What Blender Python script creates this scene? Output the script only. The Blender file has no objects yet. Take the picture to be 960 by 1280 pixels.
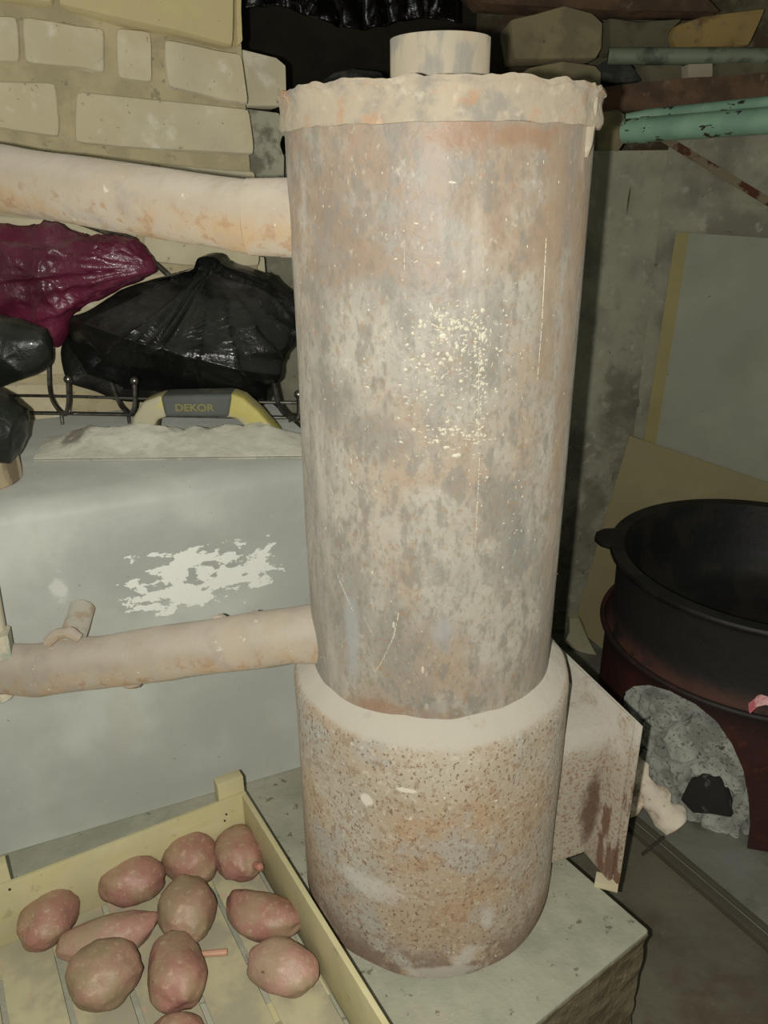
import bpy, bmesh, math, random
from mathutils import Vector, Matrix, noise
random.seed(4)
SC = bpy.context.scene
COL = SC.collection
R = math.radians
K = 0.72                      # modelling units -> metres (applied to every top-level object at the end)

# ------------------------------------------------------------------ camera
EYE = 1.33
PITCH, ROLL, F = R(23.0), R(-0.63), 961.0
f0 = Vector((0, math.cos(PITCH), -math.sin(PITCH)))
r0 = Vector((1, 0, 0)); u0 = Vector((0, math.sin(PITCH), math.cos(PITCH)))
rt = r0*math.cos(ROLL) + u0*math.sin(ROLL)
up = -r0*math.sin(ROLL) + u0*math.cos(ROLL)
CAMP = Vector((0, 0, EYE))
cd = bpy.data.cameras.new('camera'); cam = bpy.data.objects.new('camera', cd); COL.objects.link(cam)
cd.sensor_fit = 'VERTICAL'; cd.sensor_height = 36; cd.lens = F/1280*36
cd.clip_start = 0.02
m3 = Matrix((rt, up, -f0)).transposed()
cam.matrix_world = Matrix.Translation(CAMP*K) @ m3.to_4x4()
SC.camera = cam

# ------------------------------------------------------------------ light: the phone's small flash beside its lens, dim cellar light
w = bpy.data.worlds.new('world'); SC.world = w; w.use_nodes = True
w.node_tree.nodes['Background'].inputs[0].default_value = (0.80, 0.86, 0.72, 1)
w.node_tree.nodes['Background'].inputs[1].default_value = 0.19
ld = bpy.data.lights.new('flash', 'POINT'); fl = bpy.data.objects.new('flash', ld); COL.objects.link(fl)
ld.energy = 27.5; ld.shadow_soft_size = 0.004; ld.color = (1.0, 0.975, 0.885)
fl.location = (CAMP + rt*-0.035 + up*-0.004)*K
SC.view_settings.view_transform = 'Standard'; SC.view_settings.look = 'None'
SC.view_settings.exposure = 0.0; SC.view_settings.gamma = 1.0; SC.view_settings.use_curve_mapping = False

# ------------------------------------------------------------------ surveying helpers (photo measurement -> place in the room)
def ray(px, py): return f0 + rt*((px-480)/F) + up*((640-py)/F)
def atD(px, py, D):
    d = ray(px, py); return CAMP + d*(D/d.y)
def atZ(px, py, z):
    d = ray(px, py); return CAMP + d*((z-EYE)/d.z)
def on_plane(px, py, p0, n):
    d = ray(px, py); return CAMP + d*((p0-CAMP).dot(n)/d.dot(n))
def on_cyl(px, py, c, rad):
    d = ray(px, py); a = d.x**2+d.y**2; b = -2*(d.x*c[0]+d.y*c[1]); q = c[0]**2+c[1]**2-rad**2
    disc = b*b-4*a*q
    if disc < 0: disc = 0
    t = (-b-math.sqrt(disc))/(2*a); return CAMP + d*t

# ------------------------------------------------------------------ object helpers
ORG = {}
def thing(name, label, cat, loc=(0, 0, 0), group=None):
    o = bpy.data.objects.new(name, None); COL.objects.link(o); o.empty_display_size = .05
    o.location = loc; ORG[o.name] = Vector(loc); o['label'] = label; o['category'] = cat
    if group: o['group'] = group
    return o
def tag(o, label=None, cat=None, group=None, kind=None):
    if label: o['label'] = label
    if cat: o['category'] = cat
    if group: o['group'] = group
    if kind: o['kind'] = kind
    return o
def mesh_obj(name, vf, mat, parent=None, origin=None, smooth=35, bevel=0, seg=2):
    vs, fs = vf
    if parent is not None: org = ORG[parent.name]
    elif origin is not None: org = Vector(origin)
    else:
        xs = [v[0] for v in vs]; ys = [v[1] for v in vs]; zs = [v[2] for v in vs]
        org = Vector(((min(xs)+max(xs))/2, (min(ys)+max(ys))/2, min(zs)))
    me = bpy.data.meshes.new(name)
    me.from_pydata([tuple(Vector(v)-org) for v in vs], [], [tuple(f) for f in fs])
    bm = bmesh.new(); bm.from_mesh(me)
    bmesh.ops.recalc_face_normals(bm, faces=bm.faces)
    if bevel:
        es = [e for e in bm.edges if len(e.link_faces) == 2 and e.calc_face_angle(0) > R(25)]
        bmesh.ops.bevel(bm, geom=es, offset=bevel, segments=seg, affect='EDGES', profile=.6, clamp_overlap=True)
    bm.to_mesh(me); bm.free()
    if smooth:
        me.polygons.foreach_set('use_smooth', [True]*len(me.polygons))
        me.set_sharp_from_angle(angle=R(smooth))
    me.materials.append(mat)
    o = bpy.data.objects.new(name, me); COL.objects.link(o)
    if parent is not None: o.parent = parent
    else: o.location = org
    ORG[o.name] = org
    return o
def join(*ms):
    V, Fc = [], []
    for vs, fs in ms:
        n = len(V); V += list(vs); Fc += [[i+n for i in f] for f in fs]
    return V, Fc
def nz(p, s, seed=0): return noise.noise(Vector(p)*s + Vector((seed*7.1, seed*3.3, seed*1.7)))
def rough(vf, amp, sc, seed=0, z=True):
    vs, fs = vf; out = []
    for v in vs:
        v = Vector(v)
        out.append(v + Vector((nz(v, sc, seed), nz(v, sc, seed+5), nz(v, sc, seed+9) if z else 0))*amp)
    return out, fs
def grid_sub(vf, cuts):
    me = bpy.data.meshes.new('tmp'); me.from_pydata([tuple(v) for v in vf[0]], [], [tuple(f) for f in vf[1]])
    bm = bmesh.new(); bm.from_mesh(me); bmesh.ops.subdivide_edges(bm, edges=bm.edges, cuts=cuts, use_grid_fill=True)
    bm.verts.ensure_lookup_table(); vs = [v.co.copy() for v in bm.verts]; fs = [[v.index for v in f.verts] for f in bm.faces]
    bm.free(); bpy.data.meshes.remove(me); return vs, fs
def boxv(c, ax, ay, az):          # centre, three half-axis vectors
    c = Vector(c); vs = []
    for k in (-1, 1):
        for j in (-1, 1):
            for i in (-1, 1): vs.append(c+ax*i+ay*j+az*k)
    return vs, [(0, 1, 3, 2), (4, 6, 7, 5), (0, 4, 5, 1), (2, 3, 7, 6), (0, 2, 6, 4), (1, 5, 7, 3)]
def box(x0, x1, y0, y1, z0, z1):
    return boxv(((x0+x1)/2, (y0+y1)/2, (z0+z1)/2), Vector(((x1-x0)/2, 0, 0)), Vector((0, (y1-y0)/2, 0)), Vector((0, 0, (z1-z0)/2)))
def prism(poly, vec):
    n = len(poly); vec = Vector(vec)
    vs = [Vector(p) for p in poly] + [Vector(p)+vec for p in poly]
    fs = [list(range(n)), list(range(2*n-1, n-1, -1))] + [[i, (i+1) % n, n+(i+1) % n, n+i] for i in range(n)]
    return vs, fs
def lathe(prof, c, seg=96, closed=False, fn=None, a0=0, a1=2*math.pi):
    full = abs(a1-a0-2*math.pi) < 1e-6
    vs, fs = [], []; ns = seg if full else seg+1
    for (rr, z) in prof:
        for i in range(ns):
            a = a0+(a1-a0)*i/seg
            r2, z2 = (rr, z) if fn is None else fn(rr, z, a)
            vs.append(Vector((c[0]+r2*math.cos(a), c[1]+r2*math.sin(a), c[2]+z2)))
    m = len(prof)
    for j in range(m if closed else m-1):
        for i in range(seg):
            i2 = (i+1) % ns if full else i+1
            j2 = (j+1) % m
            fs.append([j*ns+i, j*ns+i2, j2*ns+i2, j2*ns+i])
    return vs, fs
def capped(prof, c, seg=64, **k):
    vs, fs = lathe(prof, c, seg, **k)
    m = len(prof)
    fs = list(fs)+[list(range(seg))[::-1], [(m-1)*seg+i for i in range(seg)]]
    return vs, fs
def tube(pts, rad, seg=12, cap=True, amp=0, sc=20):
    pts = [Vector(p) for p in pts]; vs, fs = [], []
    rads = rad if isinstance(rad, (list, tuple)) else [rad]*len(pts)
    t = (pts[1]-pts[0]).normalized(); n = t.orthogonal().normalized()
    for i, p in enumerate(pts):
        a = pts[max(i-1, 0)]; b = pts[min(i+1, len(pts)-1)]; t2 = (b-a).normalized()
        n = (n - t2*n.dot(t2)).normalized(); bn = t2.cross(n)
        for k in range(seg):
            an = 2*math.pi*k/seg; d = n*math.cos(an)+bn*math.sin(an); q = p+d*rads[i]
            if amp: q = q + d*nz(q, sc, 2)*amp
            vs.append(q)
    for i in range(len(pts)-1):
        for k in range(seg): fs.append([i*seg+k, i*seg+(k+1) % seg, (i+1)*seg+(k+1) % seg, (i+1)*seg+k])
    if cap: fs += [list(range(seg))[::-1], [(len(pts)-1)*seg+k for k in range(seg)]]
    return vs, fs
def lerp_pts(pts, n):
    pts = [Vector(p) for p in pts]; out = []
    for i in range(len(pts)-1):
        for k in range(n): out.append(pts[i].lerp(pts[i+1], k/n))
    return out+[pts[-1]]
def catmull(pts, n=6, closed=True):
    L = len(pts); out = []
    rng = range(L) if closed else range(L-1)
    for i in rng:
        g = (lambda q: pts[q % L]) if closed else (lambda q: pts[max(0, min(L-1, q))])
        p0, p1, p2, p3 = [Vector(g(i+q)) for q in (-1, 0, 1, 2)]
        for k in range(n):
            t = k/n
            out.append(.5*((2*p1)+(p2-p0)*t+(2*p0-5*p1+4*p2-p3)*t*t+(3*p1-p0-3*p2+p3)*t**3))
    if not closed: out.append(Vector(pts[-1]))
    return out
def sack(px_outline, D, thick, rings=26, n=8, creases=(), amp=.012, sc=14, seed=0, centre=None, stretch=(1, 1, 1), knot=None, fold=.012, nf=9):
    """a full crumpled sack: outline standing at depth D, bulging front and back"""
    ol = catmull([Vector((a, b, 0)) for a, b in px_outline], n)
    cx, cy = centre or (sum(p.x for p in ol)/len(ol), sum(p.y for p in ol)/len(ol))
    KN = atD(*knot, D) if knot else None
    B = [atD(p.x, p.y, D) for p in ol]; C = atD(cx, cy, D); m = len(B); vs, fs = [], []
    def put(s, b, side):
        q = C.lerp(b, s); h = thick*max(0, 1-s**2.4)**.55*side
        q = q + Vector((0, -h, 0))
        sp = Vector((q.x*stretch[0], q.y*stretch[1], q.z*stretch[2]))
        w1 = (1-abs(noise.noise(sp*sc+Vector((seed, 0, 0)))))**4-.45
        w2 = (1-abs(noise.noise(sp*sc*2.3+Vector((seed+4, 1, 0)))))**4-.45
        w3 = noise.noise(sp*sc*.35+Vector((0, seed, 3)))
        o = (w1*amp+w2*amp*.45+w3*amp*1.2)
        if knot:
            kx, kz = q.x-KN.x, q.z-KN.z; an = math.atan2(kz, kx); dk = math.hypot(kx, kz)
            o += fold*min(1, dk/.12)*((1-abs(noise.noise(Vector((math.cos(an)*nf*.6, math.sin(an)*nf*.6, seed+dk*2)))))**5-.4)*max(0, 1-dk/.6)
        d = (q-(C+Vector((0, thick*.3*(-side), 0)))).normalized()
        return q + d*o*(.5+.5*(1-s**6))
    vs.append(put(0, B[0], 1)); ids = [0]
    for r in range(1, rings+1):
        for b in B: vs.append(put(math.sin(r/rings*math.pi/2), b, 1))
    for r in range(rings-1, 0, -1):
        for b in B: vs.append(put(math.sin(r/rings*math.pi/2), b, -1))
    vs.append(put(0, B[0], -1))
    T = 2*rings-1
    for i in range(m): fs.append([0, 1+i, 1+(i+1) % m])
    for r in range(T-1):
        for i in range(m): fs.append([1+r*m+i, 1+(r+1)*m+i, 1+(r+1)*m+(i+1) % m, 1+r*m+(i+1) % m])
    last = 1+T*m
    for i in range(m): fs.append([1+(T-1)*m+i, last, 1+(T-1)*m+(i+1) % m])
    return vs, fs

# ------------------------------------------------------------------ materials
def S2L(c): return tuple(((x/255)/12.92 if x/255 <= .04045 else ((x/255+.055)/1.055)**2.4) for x in c)
class NT:
    def __init__(s, nt): s.nt = nt
    def new(s, t, **kw):
        n = s.nt.nodes.new(t)
        for k, v in kw.items(): setattr(n, k, v)
        return n
    def link(s, a, b): s.nt.links.new(a, b)
    def put(s, sock, v):
        if hasattr(v, 'is_linked') or hasattr(v, 'links'): s.link(v, sock)
        else: sock.default_value = v
    def math(s, op, a, b=0.0, clamp=False):
        n = s.new('ShaderNodeMath', operation=op, use_clamp=clamp); s.put(n.inputs[0], a); s.put(n.inputs[1], b); return n.outputs[0]
    def rng(s, v, a, b, smooth=True, lo=0., hi=1.):
        n = s.new('ShaderNodeMapRange', interpolation_type='SMOOTHSTEP' if smooth else 'LINEAR')
        s.put(n.inputs[0], v); n.inputs[1].default_value = a; n.inputs[2].default_value = b; n.inputs[3].default_value = lo; n.inputs[4].default_value = hi; return n.outputs[0]
    def vm(s, op, a, b):
        n = s.new('ShaderNodeVectorMath', operation=op); s.put(n.inputs[0], a)
        if b is not None: s.put(n.inputs[1], b)
        return n
    def noise(s, co, scale, detail=4, stretch=(1, 1, 1), seed=0., rough=.6, dist=0.):
        v = s.vm('MULTIPLY', co, stretch).outputs[0]
        v = s.vm('ADD', v, (seed*1.37, seed*.71, seed*2.1)).outputs[0]
        n = s.new('ShaderNodeTexNoise'); s.link(v, n.inputs['Vector']); n.inputs['Scale'].default_value = scale
        n.inputs['Detail'].default_value = detail; n.inputs['Roughness'].default_value = rough; n.inputs['Distortion'].default_value = dist
        return n.outputs['Fac']
    def mix(s, fac, a, b):
        n = s.new('ShaderNodeMix', data_type='RGBA'); s.put(n.inputs['Factor'], fac)
        for sock, v in ((n.inputs[6], a), (n.inputs[7], b)):
            if isinstance(v, tuple): sock.default_value = (*v[:3], 1)
            else: s.link(v, sock)
        return n.outputs[2]
def material(name, base, layers=(), rgh=.8, bump=((60, .3, 5),), metal=0., spec=.4, coat=0., alpha=None, soften=1., gain=1.):
    """layers: dicts col, scale, lo, hi, amt, stretch, seed, z=(z0,z1), region=[(centre,radius)...], up"""
    base = tuple(min(250, x*gain) for x in base)
    tone = lambda c: tuple(min(250, (b_+(x*gain-b_)*soften)) for b_, x in zip(base, c))
    mt = bpy.data.materials.new(name); mt.use_nodes = True; g = NT(mt.node_tree)
    b = mt.node_tree.nodes['Principled BSDF']
    co = g.new('ShaderNodeTexCoord').outputs['Object']
    col = g.mix(g.rng(g.noise(co, 5, 5, seed=1), .3, .7), S2L(base), tuple(x*.8 for x in S2L(base)))
    rg = rgh
    for i, L in enumerate(layers):
        fac = None
        sc = L.get('scale', 20); sd = L.get('seed', i*3+2)
        nf = g.noise(co, sc, L.get('detail', 6), L.get('stretch', (1, 1, 1)), sd, L.get('rough', .6), L.get('dist', 0.))
        if 'region' in L:
            acc = None
            for (c, r) in L['region']:
                v = g.vm('SUBTRACT', co, tuple(c)).outputs[0]
                v = g.vm('DIVIDE', v, tuple(r) if hasattr(r, '__len__') else (r, r, r)).outputs[0]
                d = g.vm('LENGTH', v, None).outputs['Value']
                acc = d if acc is None else g.math('MINIMUM', acc, d)
            e = L.get('edge', .8)
            f_ = g.math('ADD', acc, g.math('MULTIPLY', g.math('SUBTRACT', nf, .5), e*3))
            fac = g.rng(f_, 1.05, L.get('core', .8))
            if L.get('both'):
                fac = g.math('MULTIPLY', g.rng(acc, 1.2, .5), g.rng(nf, L.get('lo', .5), L.get('hi', .55)))
        else:
            fac = g.rng(nf, L.get('lo', .5), L.get('hi', .6))
        if 'z' in L:
            sep = g.new('ShaderNodeSeparateXYZ'); g.link(co, sep.inputs[0])
            zz = g.math('ADD', sep.outputs[2], g.math('MULTIPLY', g.math('SUBTRACT', nf, .5), L.get('zn', .05)))
            fac = g.math('MULTIPLY', fac, g.rng(zz, L['z'][0], L['z'][1]))
        if 'up' in L:
            gn = g.new('ShaderNodeNewGeometry'); sep = g.new('ShaderNodeSeparateXYZ'); g.link(gn.outputs['Normal'], sep.inputs[0])
            fac = g.math('MULTIPLY', fac, g.rng(sep.outputs[2], L['up'][0], L['up'][1]))
        if L.get('amt', 1) != 1: fac = g.math('MULTIPLY', fac, L['amt'])
        col = g.mix(fac, col, S2L(tone(L['col'])))
        if 'rgh' in L:
            n = g.new('ShaderNodeMix', data_type='FLOAT'); g.link(fac, n.inputs[0]); g.put(n.inputs[2], rg); n.inputs[3].default_value = L['rgh']; rg = n.outputs[0]
    g.link(col, b.inputs['Base Color'])
    g.put(b.inputs['Roughness'], rg)
    b.inputs['Metallic'].default_value = metal; b.inputs['Specular IOR Level'].default_value = spec
    b.inputs['Coat Weight'].default_value = coat
    if rgh >= .75 or name in ('weathered_steel', 'dusty_rusted_pipe', 'flue_steel', 'grey_painted_casing'): b.inputs['Diffuse Roughness'].default_value = .5
    if alpha is not None: b.inputs['Alpha'].default_value = alpha
    last = None
    for (s_, st, dt) in bump:
        bn = g.new('ShaderNodeBump'); bn.inputs['Strength'].default_value = st; bn.inputs['Distance'].default_value = .15/s_
        g.link(g.noise(co, s_, dt, seed=s_ % 7), bn.inputs['Height'])
        if last is not None: g.link(last, bn.inputs['Normal'])
        last = bn.outputs[0]
    if last is not None: g.link(last, b.inputs['Normal'])
    return mt

PZ = EYE-1.045                # top of the plinth
BC = Vector((.0655, .95, PZ)) # boiler axis on the plinth
RB, RC = .200, .168           # base drum, tall cylinder
def rel(px, py, rad=RC): return on_cyl(px, py, BC, rad)-BC
# --- boiler surfaces
def sp(px, py, rx, rz, rad=RC): return (rel(px, py, rad), (rx, .05, rz))
M_cyl = material('weathered_steel', (182, 176, 162), [
    dict(col=(160, 134, 110), scale=9, lo=.47, hi=.66, amt=.8, seed=3),
    dict(col=(126, 124, 118), scale=9, lo=.46, hi=.60, amt=.8, stretch=(1, 1, .45), seed=8),
    dict(col=(142, 112, 90), scale=20, z=(.90, 1.0), lo=.36, hi=.6, amt=.75, seed=21, zn=.2),
    dict(col=(148, 124, 102), scale=18, z=(.60, .45), lo=.40, hi=.62, amt=.5, seed=24, zn=.1),
    dict(col=(106, 105, 100), scale=26, region=[sp(470, 545, .075, .035), sp(420, 500, .05, .05), sp(630, 630, .045, .055), sp(640, 700, .04, .05)], edge=.6, core=.3, amt=.6, seed=31),
    dict(col=(116, 112, 104), scale=60, stretch=(1, 1, .5), lo=.50, hi=.64, amt=.7, seed=12),
    dict(col=(110, 100, 88), scale=180, stretch=(1, 1, .6), lo=.50, hi=.66, amt=.5, seed=13),
    dict(col=(212, 204, 188), scale=150, stretch=(1, 1, .6), lo=.60, hi=.70, amt=.4, seed=19),
    dict(col=(150, 112, 80), scale=110, lo=.56, hi=.68, amt=.6, seed=14),
    dict(col=(126, 116, 84), scale=48, lo=.56, hi=.66, z=(.62, .40), amt=.7, seed=17),
    dict(col=(150, 122, 94), scale=20, region=[sp(712, 420, .02, .55), sp(690, 300, .02, .2)], edge=.5, core=.3, amt=.6, seed=39),
    dict(col=(200, 192, 178), scale=16, stretch=(1, 1, .25), lo=.54, hi=.70, amt=.5, seed=41),
    dict(col=(160, 162, 166), scale=20, region=[sp(440, 790, .012, .10), sp(555, 790, .02, .03)], edge=.5, core=.3, amt=.7, seed=44),
    dict(col=(140, 98, 68), scale=40, region=[sp(480, 890, .10, .02), sp(585, 165, .05, .02), sp(660, 168, .05, .015)], edge=.9, core=.2, amt=.75, seed=51),
], rgh=.55, spec=.45, bump=((18, .25, 4), (140, .35, 6)), soften=.72, gain=.85)
M_drum = material('rusty_drum_steel', (184, 174, 156), [
    dict(col=(168, 138, 106), scale=7, lo=.42, hi=.62, amt=.75, seed=5),
    dict(col=(168, 130, 90), scale=10, region=[sp(540, 1040, .13, .11, RB), sp(590, 1130, .10, .05, RB)], edge=.5, core=.2, amt=.6, seed=6),
    dict(col=(160, 162, 158), scale=10, lo=.54, hi=.66, amt=.7, seed=9),
    dict(col=(96, 62, 42), scale=230, lo=.575, hi=.62, amt=.9, seed=15, stretch=(1, 1, .7)),
    dict(col=(210, 202, 186), scale=120, lo=.54, hi=.66, amt=.5, seed=16),
    dict(col=(128, 92, 64), scale=70, lo=.54, hi=.62, amt=.5, seed=18),
    dict(col=(100, 74, 62), scale=16, z=(.09, .03), lo=.40, hi=.52, amt=.8, seed=23, zn=.12),
    dict(col=(206, 204, 198), scale=14, region=[sp(610, 1150, .014, .04, RB), sp(585, 1185, .022, .025, RB), sp(550, 1215, .05, .012, RB), sp(470, 1110, .06, .02, RB)], edge=1.2, core=.3, amt=.6, seed=33),
    dict(col=(222, 216, 202), scale=90, lo=.68, hi=.70, seed=35),
    dict(col=(222, 214, 200), scale=60, region=[sp(458, 1000, .010, .012, RB), sp(507, 986, .016, .004, RB)], edge=.4, core=.6, seed=36),
    dict(col=(190, 184, 172), scale=30, up=(.35, .8), lo=.15, hi=.4),
], rgh=.75, spec=.3, bump=((20, .3, 4), (160, .45, 6)), soften=.72, gain=.90)
M_rim = material('scaled_weld_steel', (190, 176, 154), [
    dict(col=(140, 136, 128), scale=22, lo=.50, hi=.64, amt=.8),
    dict(col=(184, 142, 108), scale=30, lo=.52, hi=.66, amt=.8),
    dict(col=(212, 200, 180), scale=60, lo=.54, hi=.7, amt=.6)], rgh=.8, bump=((40, .6, 5), (120, .5, 5)), soften=.9, gain=.80)
M_flue = material('flue_steel', (190, 178, 156), [
    dict(col=(136, 136, 130), scale=26, lo=.50, hi=.60, stretch=(1, 1, .4), amt=.8),
    dict(col=(184, 152, 120), scale=30, lo=.55, hi=.65, stretch=(1, 1, .4), amt=.6)], rgh=.7, soften=.8, gain=.84)
M_pipe = material('dusty_rusted_pipe', (200, 186, 166), [
    dict(col=(190, 158, 116), scale=14, lo=.40, hi=.62, up=(.35, -.35), amt=.85),
    dict(col=(172, 134, 98), scale=60, lo=.53, hi=.64, up=(.5, -.3), amt=.8),
    dict(col=(168, 158, 150), scale=18, lo=.52, hi=.66, amt=.6),
    dict(col=(228, 220, 206), scale=60, lo=.66, hi=.69),
    dict(col=(206, 196, 182), scale=12, lo=.35, hi=.6, up=(.2, .7), amt=.7)], rgh=.7, bump=((30, .5, 5), (130, .35, 5)), soften=.8, gain=.86)
M_flange = material('flaking_white_rust_plate', (196, 184, 164), [
    dict(col=(150, 110, 78), scale=170, lo=.52, hi=.60, amt=.75),
    dict(col=(112, 74, 52), scale=24, stretch=(1, 1, .35), lo=.54, hi=.62, amt=.85, z=(.24, .20)),
    dict(col=(206, 200, 188), scale=20, z=(.24, .28), lo=.3, hi=.5, amt=.8),
    dict(col=(96, 66, 48), scale=30, stretch=(1, 1, .5), region=[(atD(738, 1000, .94)-BC, (.020, .2, .085))], edge=.7, core=.4, amt=.85)], rgh=.8, bump=((60, .5, 5),), gain=.86)

# ------------------------------------------------------------------ room shell
M_floor = material('worn_dark_floor', (116, 110, 94), [
    dict(col=(92, 82, 68), scale=5, lo=.45, hi=.62, amt=.8),
    dict(col=(110, 110, 98), scale=14, lo=.56, hi=.72, amt=.6),
    dict(col=(140, 136, 120), scale=90, lo=.69, hi=.71)], rgh=.55, spec=.4, bump=((12, .25, 5), (90, .3, 5)))
M_floor2 = material('grey_floor_screed', (132, 132, 120), [
    dict(col=(96, 92, 80), scale=7, lo=.45, hi=.62, amt=.7),
    dict(col=(136, 138, 130), scale=16, region=[(Vector((0, 0, 0)), (.06, .05, .2))], edge=.8, core=.4, amt=.6),
    dict(col=(140, 136, 120), scale=90, lo=.68, hi=.70)], rgh=.6, bump=((12, .25, 5), (90, .3, 5)))
M_plaster = material('old_grey_plaster', (164, 160, 140), [
    dict(col=(118, 114, 100), scale=6, lo=.42, hi=.62, amt=.8),
    dict(col=(92, 88, 76), scale=13, lo=.55, hi=.66, z=(.85, .55), amt=.75, zn=.3),
    dict(col=(172, 168, 150), scale=30, lo=.57, hi=.68, amt=.7),
    dict(col=(84, 80, 68), scale=80, lo=.66, hi=.70, amt=.8),
    dict(col=(92, 86, 72), scale=16, region=[(atD(790, 520, 2.1)-Vector((.6, 2.1, 0)), (.10, .2, .20)), (atD(735, 640, 2.1)-Vector((.6, 2.1, 0)), (.07, .2, .14))], edge=1.2, core=.2, amt=.6),
    dict(col=(60, 54, 44), scale=14, region=[(atD(786, 250, 2.1)-Vector((.6, 2.1, 0)), (.004, .2, .04))], edge=.5, core=.5, amt=.8)], rgh=.9, bump=((9, .8, 6), (50, .7, 6)))
M_rock = material('dark_rubble_masonry', (116, 108, 86), [
    dict(col=(88, 74, 56), scale=6, lo=.45, hi=.58),
    dict(col=(130, 124, 104), scale=22, lo=.55, hi=.68, amt=.7)], rgh=.95, bump=((8, .9, 6), (40, .6, 6)))
M_void = material('dark_void_surface', (64, 58, 46), [dict(col=(48, 44, 36), scale=4, lo=.4, hi=.6)], rgh=.95)  # dark colour stands in for the blackness of the unlit void

floor = mesh_obj('floor', box(-1.6, 2.2, -.8, 3.6, -.05, 0), M_floor, origin=(0, 0, 0)); tag(floor, kind='structure')
# thicker screed beyond the seam in the floor
sa, sb = atZ(762, 1008, 0), atZ(962, 1180, 0); sd = (sb-sa).normalized(); sn = Vector((-sd.y, sd.x, 0))
if sn.y < 0: sn = -sn
A, B = sa-sd*.5, sb+sd*.4
far = [A, B, Vector((2.1, B.y, 0)), Vector((2.1, 2.1, 0)), Vector((A.x, 2.1, 0))]
smu = atZ(925, 1088, 0)
scr = mesh_obj('floor', prism([p for p in far], (0, 0, .012)), M_floor2, origin=(smu.x, smu.y, 0)); tag(scr, kind='structure')
for off, w_, h_ in ((-.010, .010, .016), (.012, .006, .018)):
    c = (A+B)/2+sn*off
    tag(mesh_obj('trim_1' if off < 0 else 'trim_2', grid_sub(boxv(c+Vector((0, 0, h_/2)), (B-A)/2, sn*w_, Vector((0, 0, h_/2))), 3), material('floor_strip', (92, 86, 72), rgh=.7), bevel=.002), kind='structure')

YB = 2.10
CX = atD(830, 232, YB).x
TOPZ = atD(790, 188, YB).z
def wallgrid(a, b, z0, z1, th, nx, nzz, amp, seed):
    """a thick wall between plan points a and b with an uneven face"""
    a = Vector((*a, 0)); b = Vector((*b, 0)); t = (b-a); n = Vector((t.y, -t.x, 0)).normalized()
    if n.y > 0: n = -n
    vs, fs = [], []
    for j in range(nzz+1):
        for i in range(nx+1):
            p = a+t*(i/nx)+Vector((0, 0, z0+(z1-z0)*j/nzz))
            e = 1 if 0 < i < nx else 0
            d = nz(p, 5, seed)*amp+nz(p, 16, seed+2)*amp*.5+nz(p, 40, seed+4)*amp*.25
            vs.append(p+n*d*e)
    W = nx+1
    for j in range(nzz):
        for i in range(nx): fs.append([j*W+i, j*W+i+1, (j+1)*W+i+1, (j+1)*W+i])
    k = len(vs); back = [a-n*th+Vector((0, 0, z0)), b-n*th+Vector((0, 0, z0)), b-n*th+Vector((0, 0, z1)), a-n*th+Vector((0, 0, z1))]
    vs += back
    fs.append([k+1, k, k+3, k+2])
    fs.append([nzz*W+i for i in range(W)]+[k+2, k+3])
    fs.append([i for i in range(W)][::-1]+[k, k+1])
    fs.append([j*W for j in range(nzz+1)]+[k+3, k]); fs.append([j*W+nx for j in range(nzz, -1, -1)]+[k+1, k+2])
    return vs, fs
tag(mesh_obj('wall_back', wallgrid((-1.3, YB), (CX+.01, YB), 0, TOPZ, .25, 110, 80, .012, 3), M_plaster, origin=(.6, YB, 0)), kind='structure')
YAW = R(18); wr = Vector((math.cos(YAW), -math.sin(YAW), 0)); wn = Vector((-math.sin(YAW), -math.cos(YAW), 0))
C0 = Vector((CX, YB, 0)); C1 = C0+wr*1.3
tag(mesh_obj('wall_right', wallgrid((C0.x, C0.y), (C1.x, C1.y), 0, TOPZ+.055, .25, 70, 70, .010, 7), M_plaster, origin=(CX+.3, YB, 0)), kind='structure')
tag(mesh_obj('wall_far', wallgrid((-1.6, 3.3), (2.2, 3.3), 0, 2.6, .1, 30, 20, .05, 9), M_void), kind='structure')
tag(mesh_obj('ceiling', box(-1.6, 2.2, 1.2, 3.4, 2.3, 2.4), M_void), kind='structure')
# rough rubble wall high on the right, behind the pipes
rk = grid_sub(wallgrid((.30, 2.75), (1.9, 2.30), 1.1, 2.28, .2, 50, 40, .05, 12), 0)
tag(mesh_obj('wall_right_upper', rk, M_rock), kind='structure')

# ------------------------------------------------------------------ left brick pier
WY = R(20); W0 = atD(300, 232, 1.75); wt = Vector((math.cos(WY), math.sin(WY), 0)); wnn = Vector((math.sin(WY), -math.cos(WY), 0))
M_brick = material('cream_silicate_brick', (222, 212, 184), [
    dict(col=(206, 194, 160), scale=9, lo=.42, hi=.62, amt=.7),
    dict(col=(236, 230, 214), scale=20, lo=.55, hi=.7, amt=.6),
    dict(col=(140, 130, 108), scale=70, lo=.64, hi=.70, amt=.7)], rgh=.9, bump=((25, .5, 5), (110, .4, 5)))
M_brick_y = material('yellow_silicate_brick', (218, 204, 154), [dict(col=(208, 192, 146), scale=9, lo=.45, hi=.62), dict(col=(150, 136, 100), scale=80, lo=.66, hi=.70)], rgh=.85, bump=((20, .3, 5), (110, .25, 5)))
M_brick_g = material('grey_rough_brick', (186, 182, 162), [dict(col=(130, 126, 110), scale=20, lo=.45, hi=.6), dict(col=(186, 182, 166), scale=50, lo=.6, hi=.7)], rgh=.95, bump=((25, .9, 6), (90, .7, 5)))
M_mortar = material('lime_mortar', (204, 192, 156), [dict(col=(176, 166, 136), scale=14, lo=.45, hi=.62, amt=.8), dict(col=(132, 128, 108), scale=40, lo=.60, hi=.68, amt=.6)], rgh=.95, bump=((22, .9, 6), (80, .7, 5)))
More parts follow.
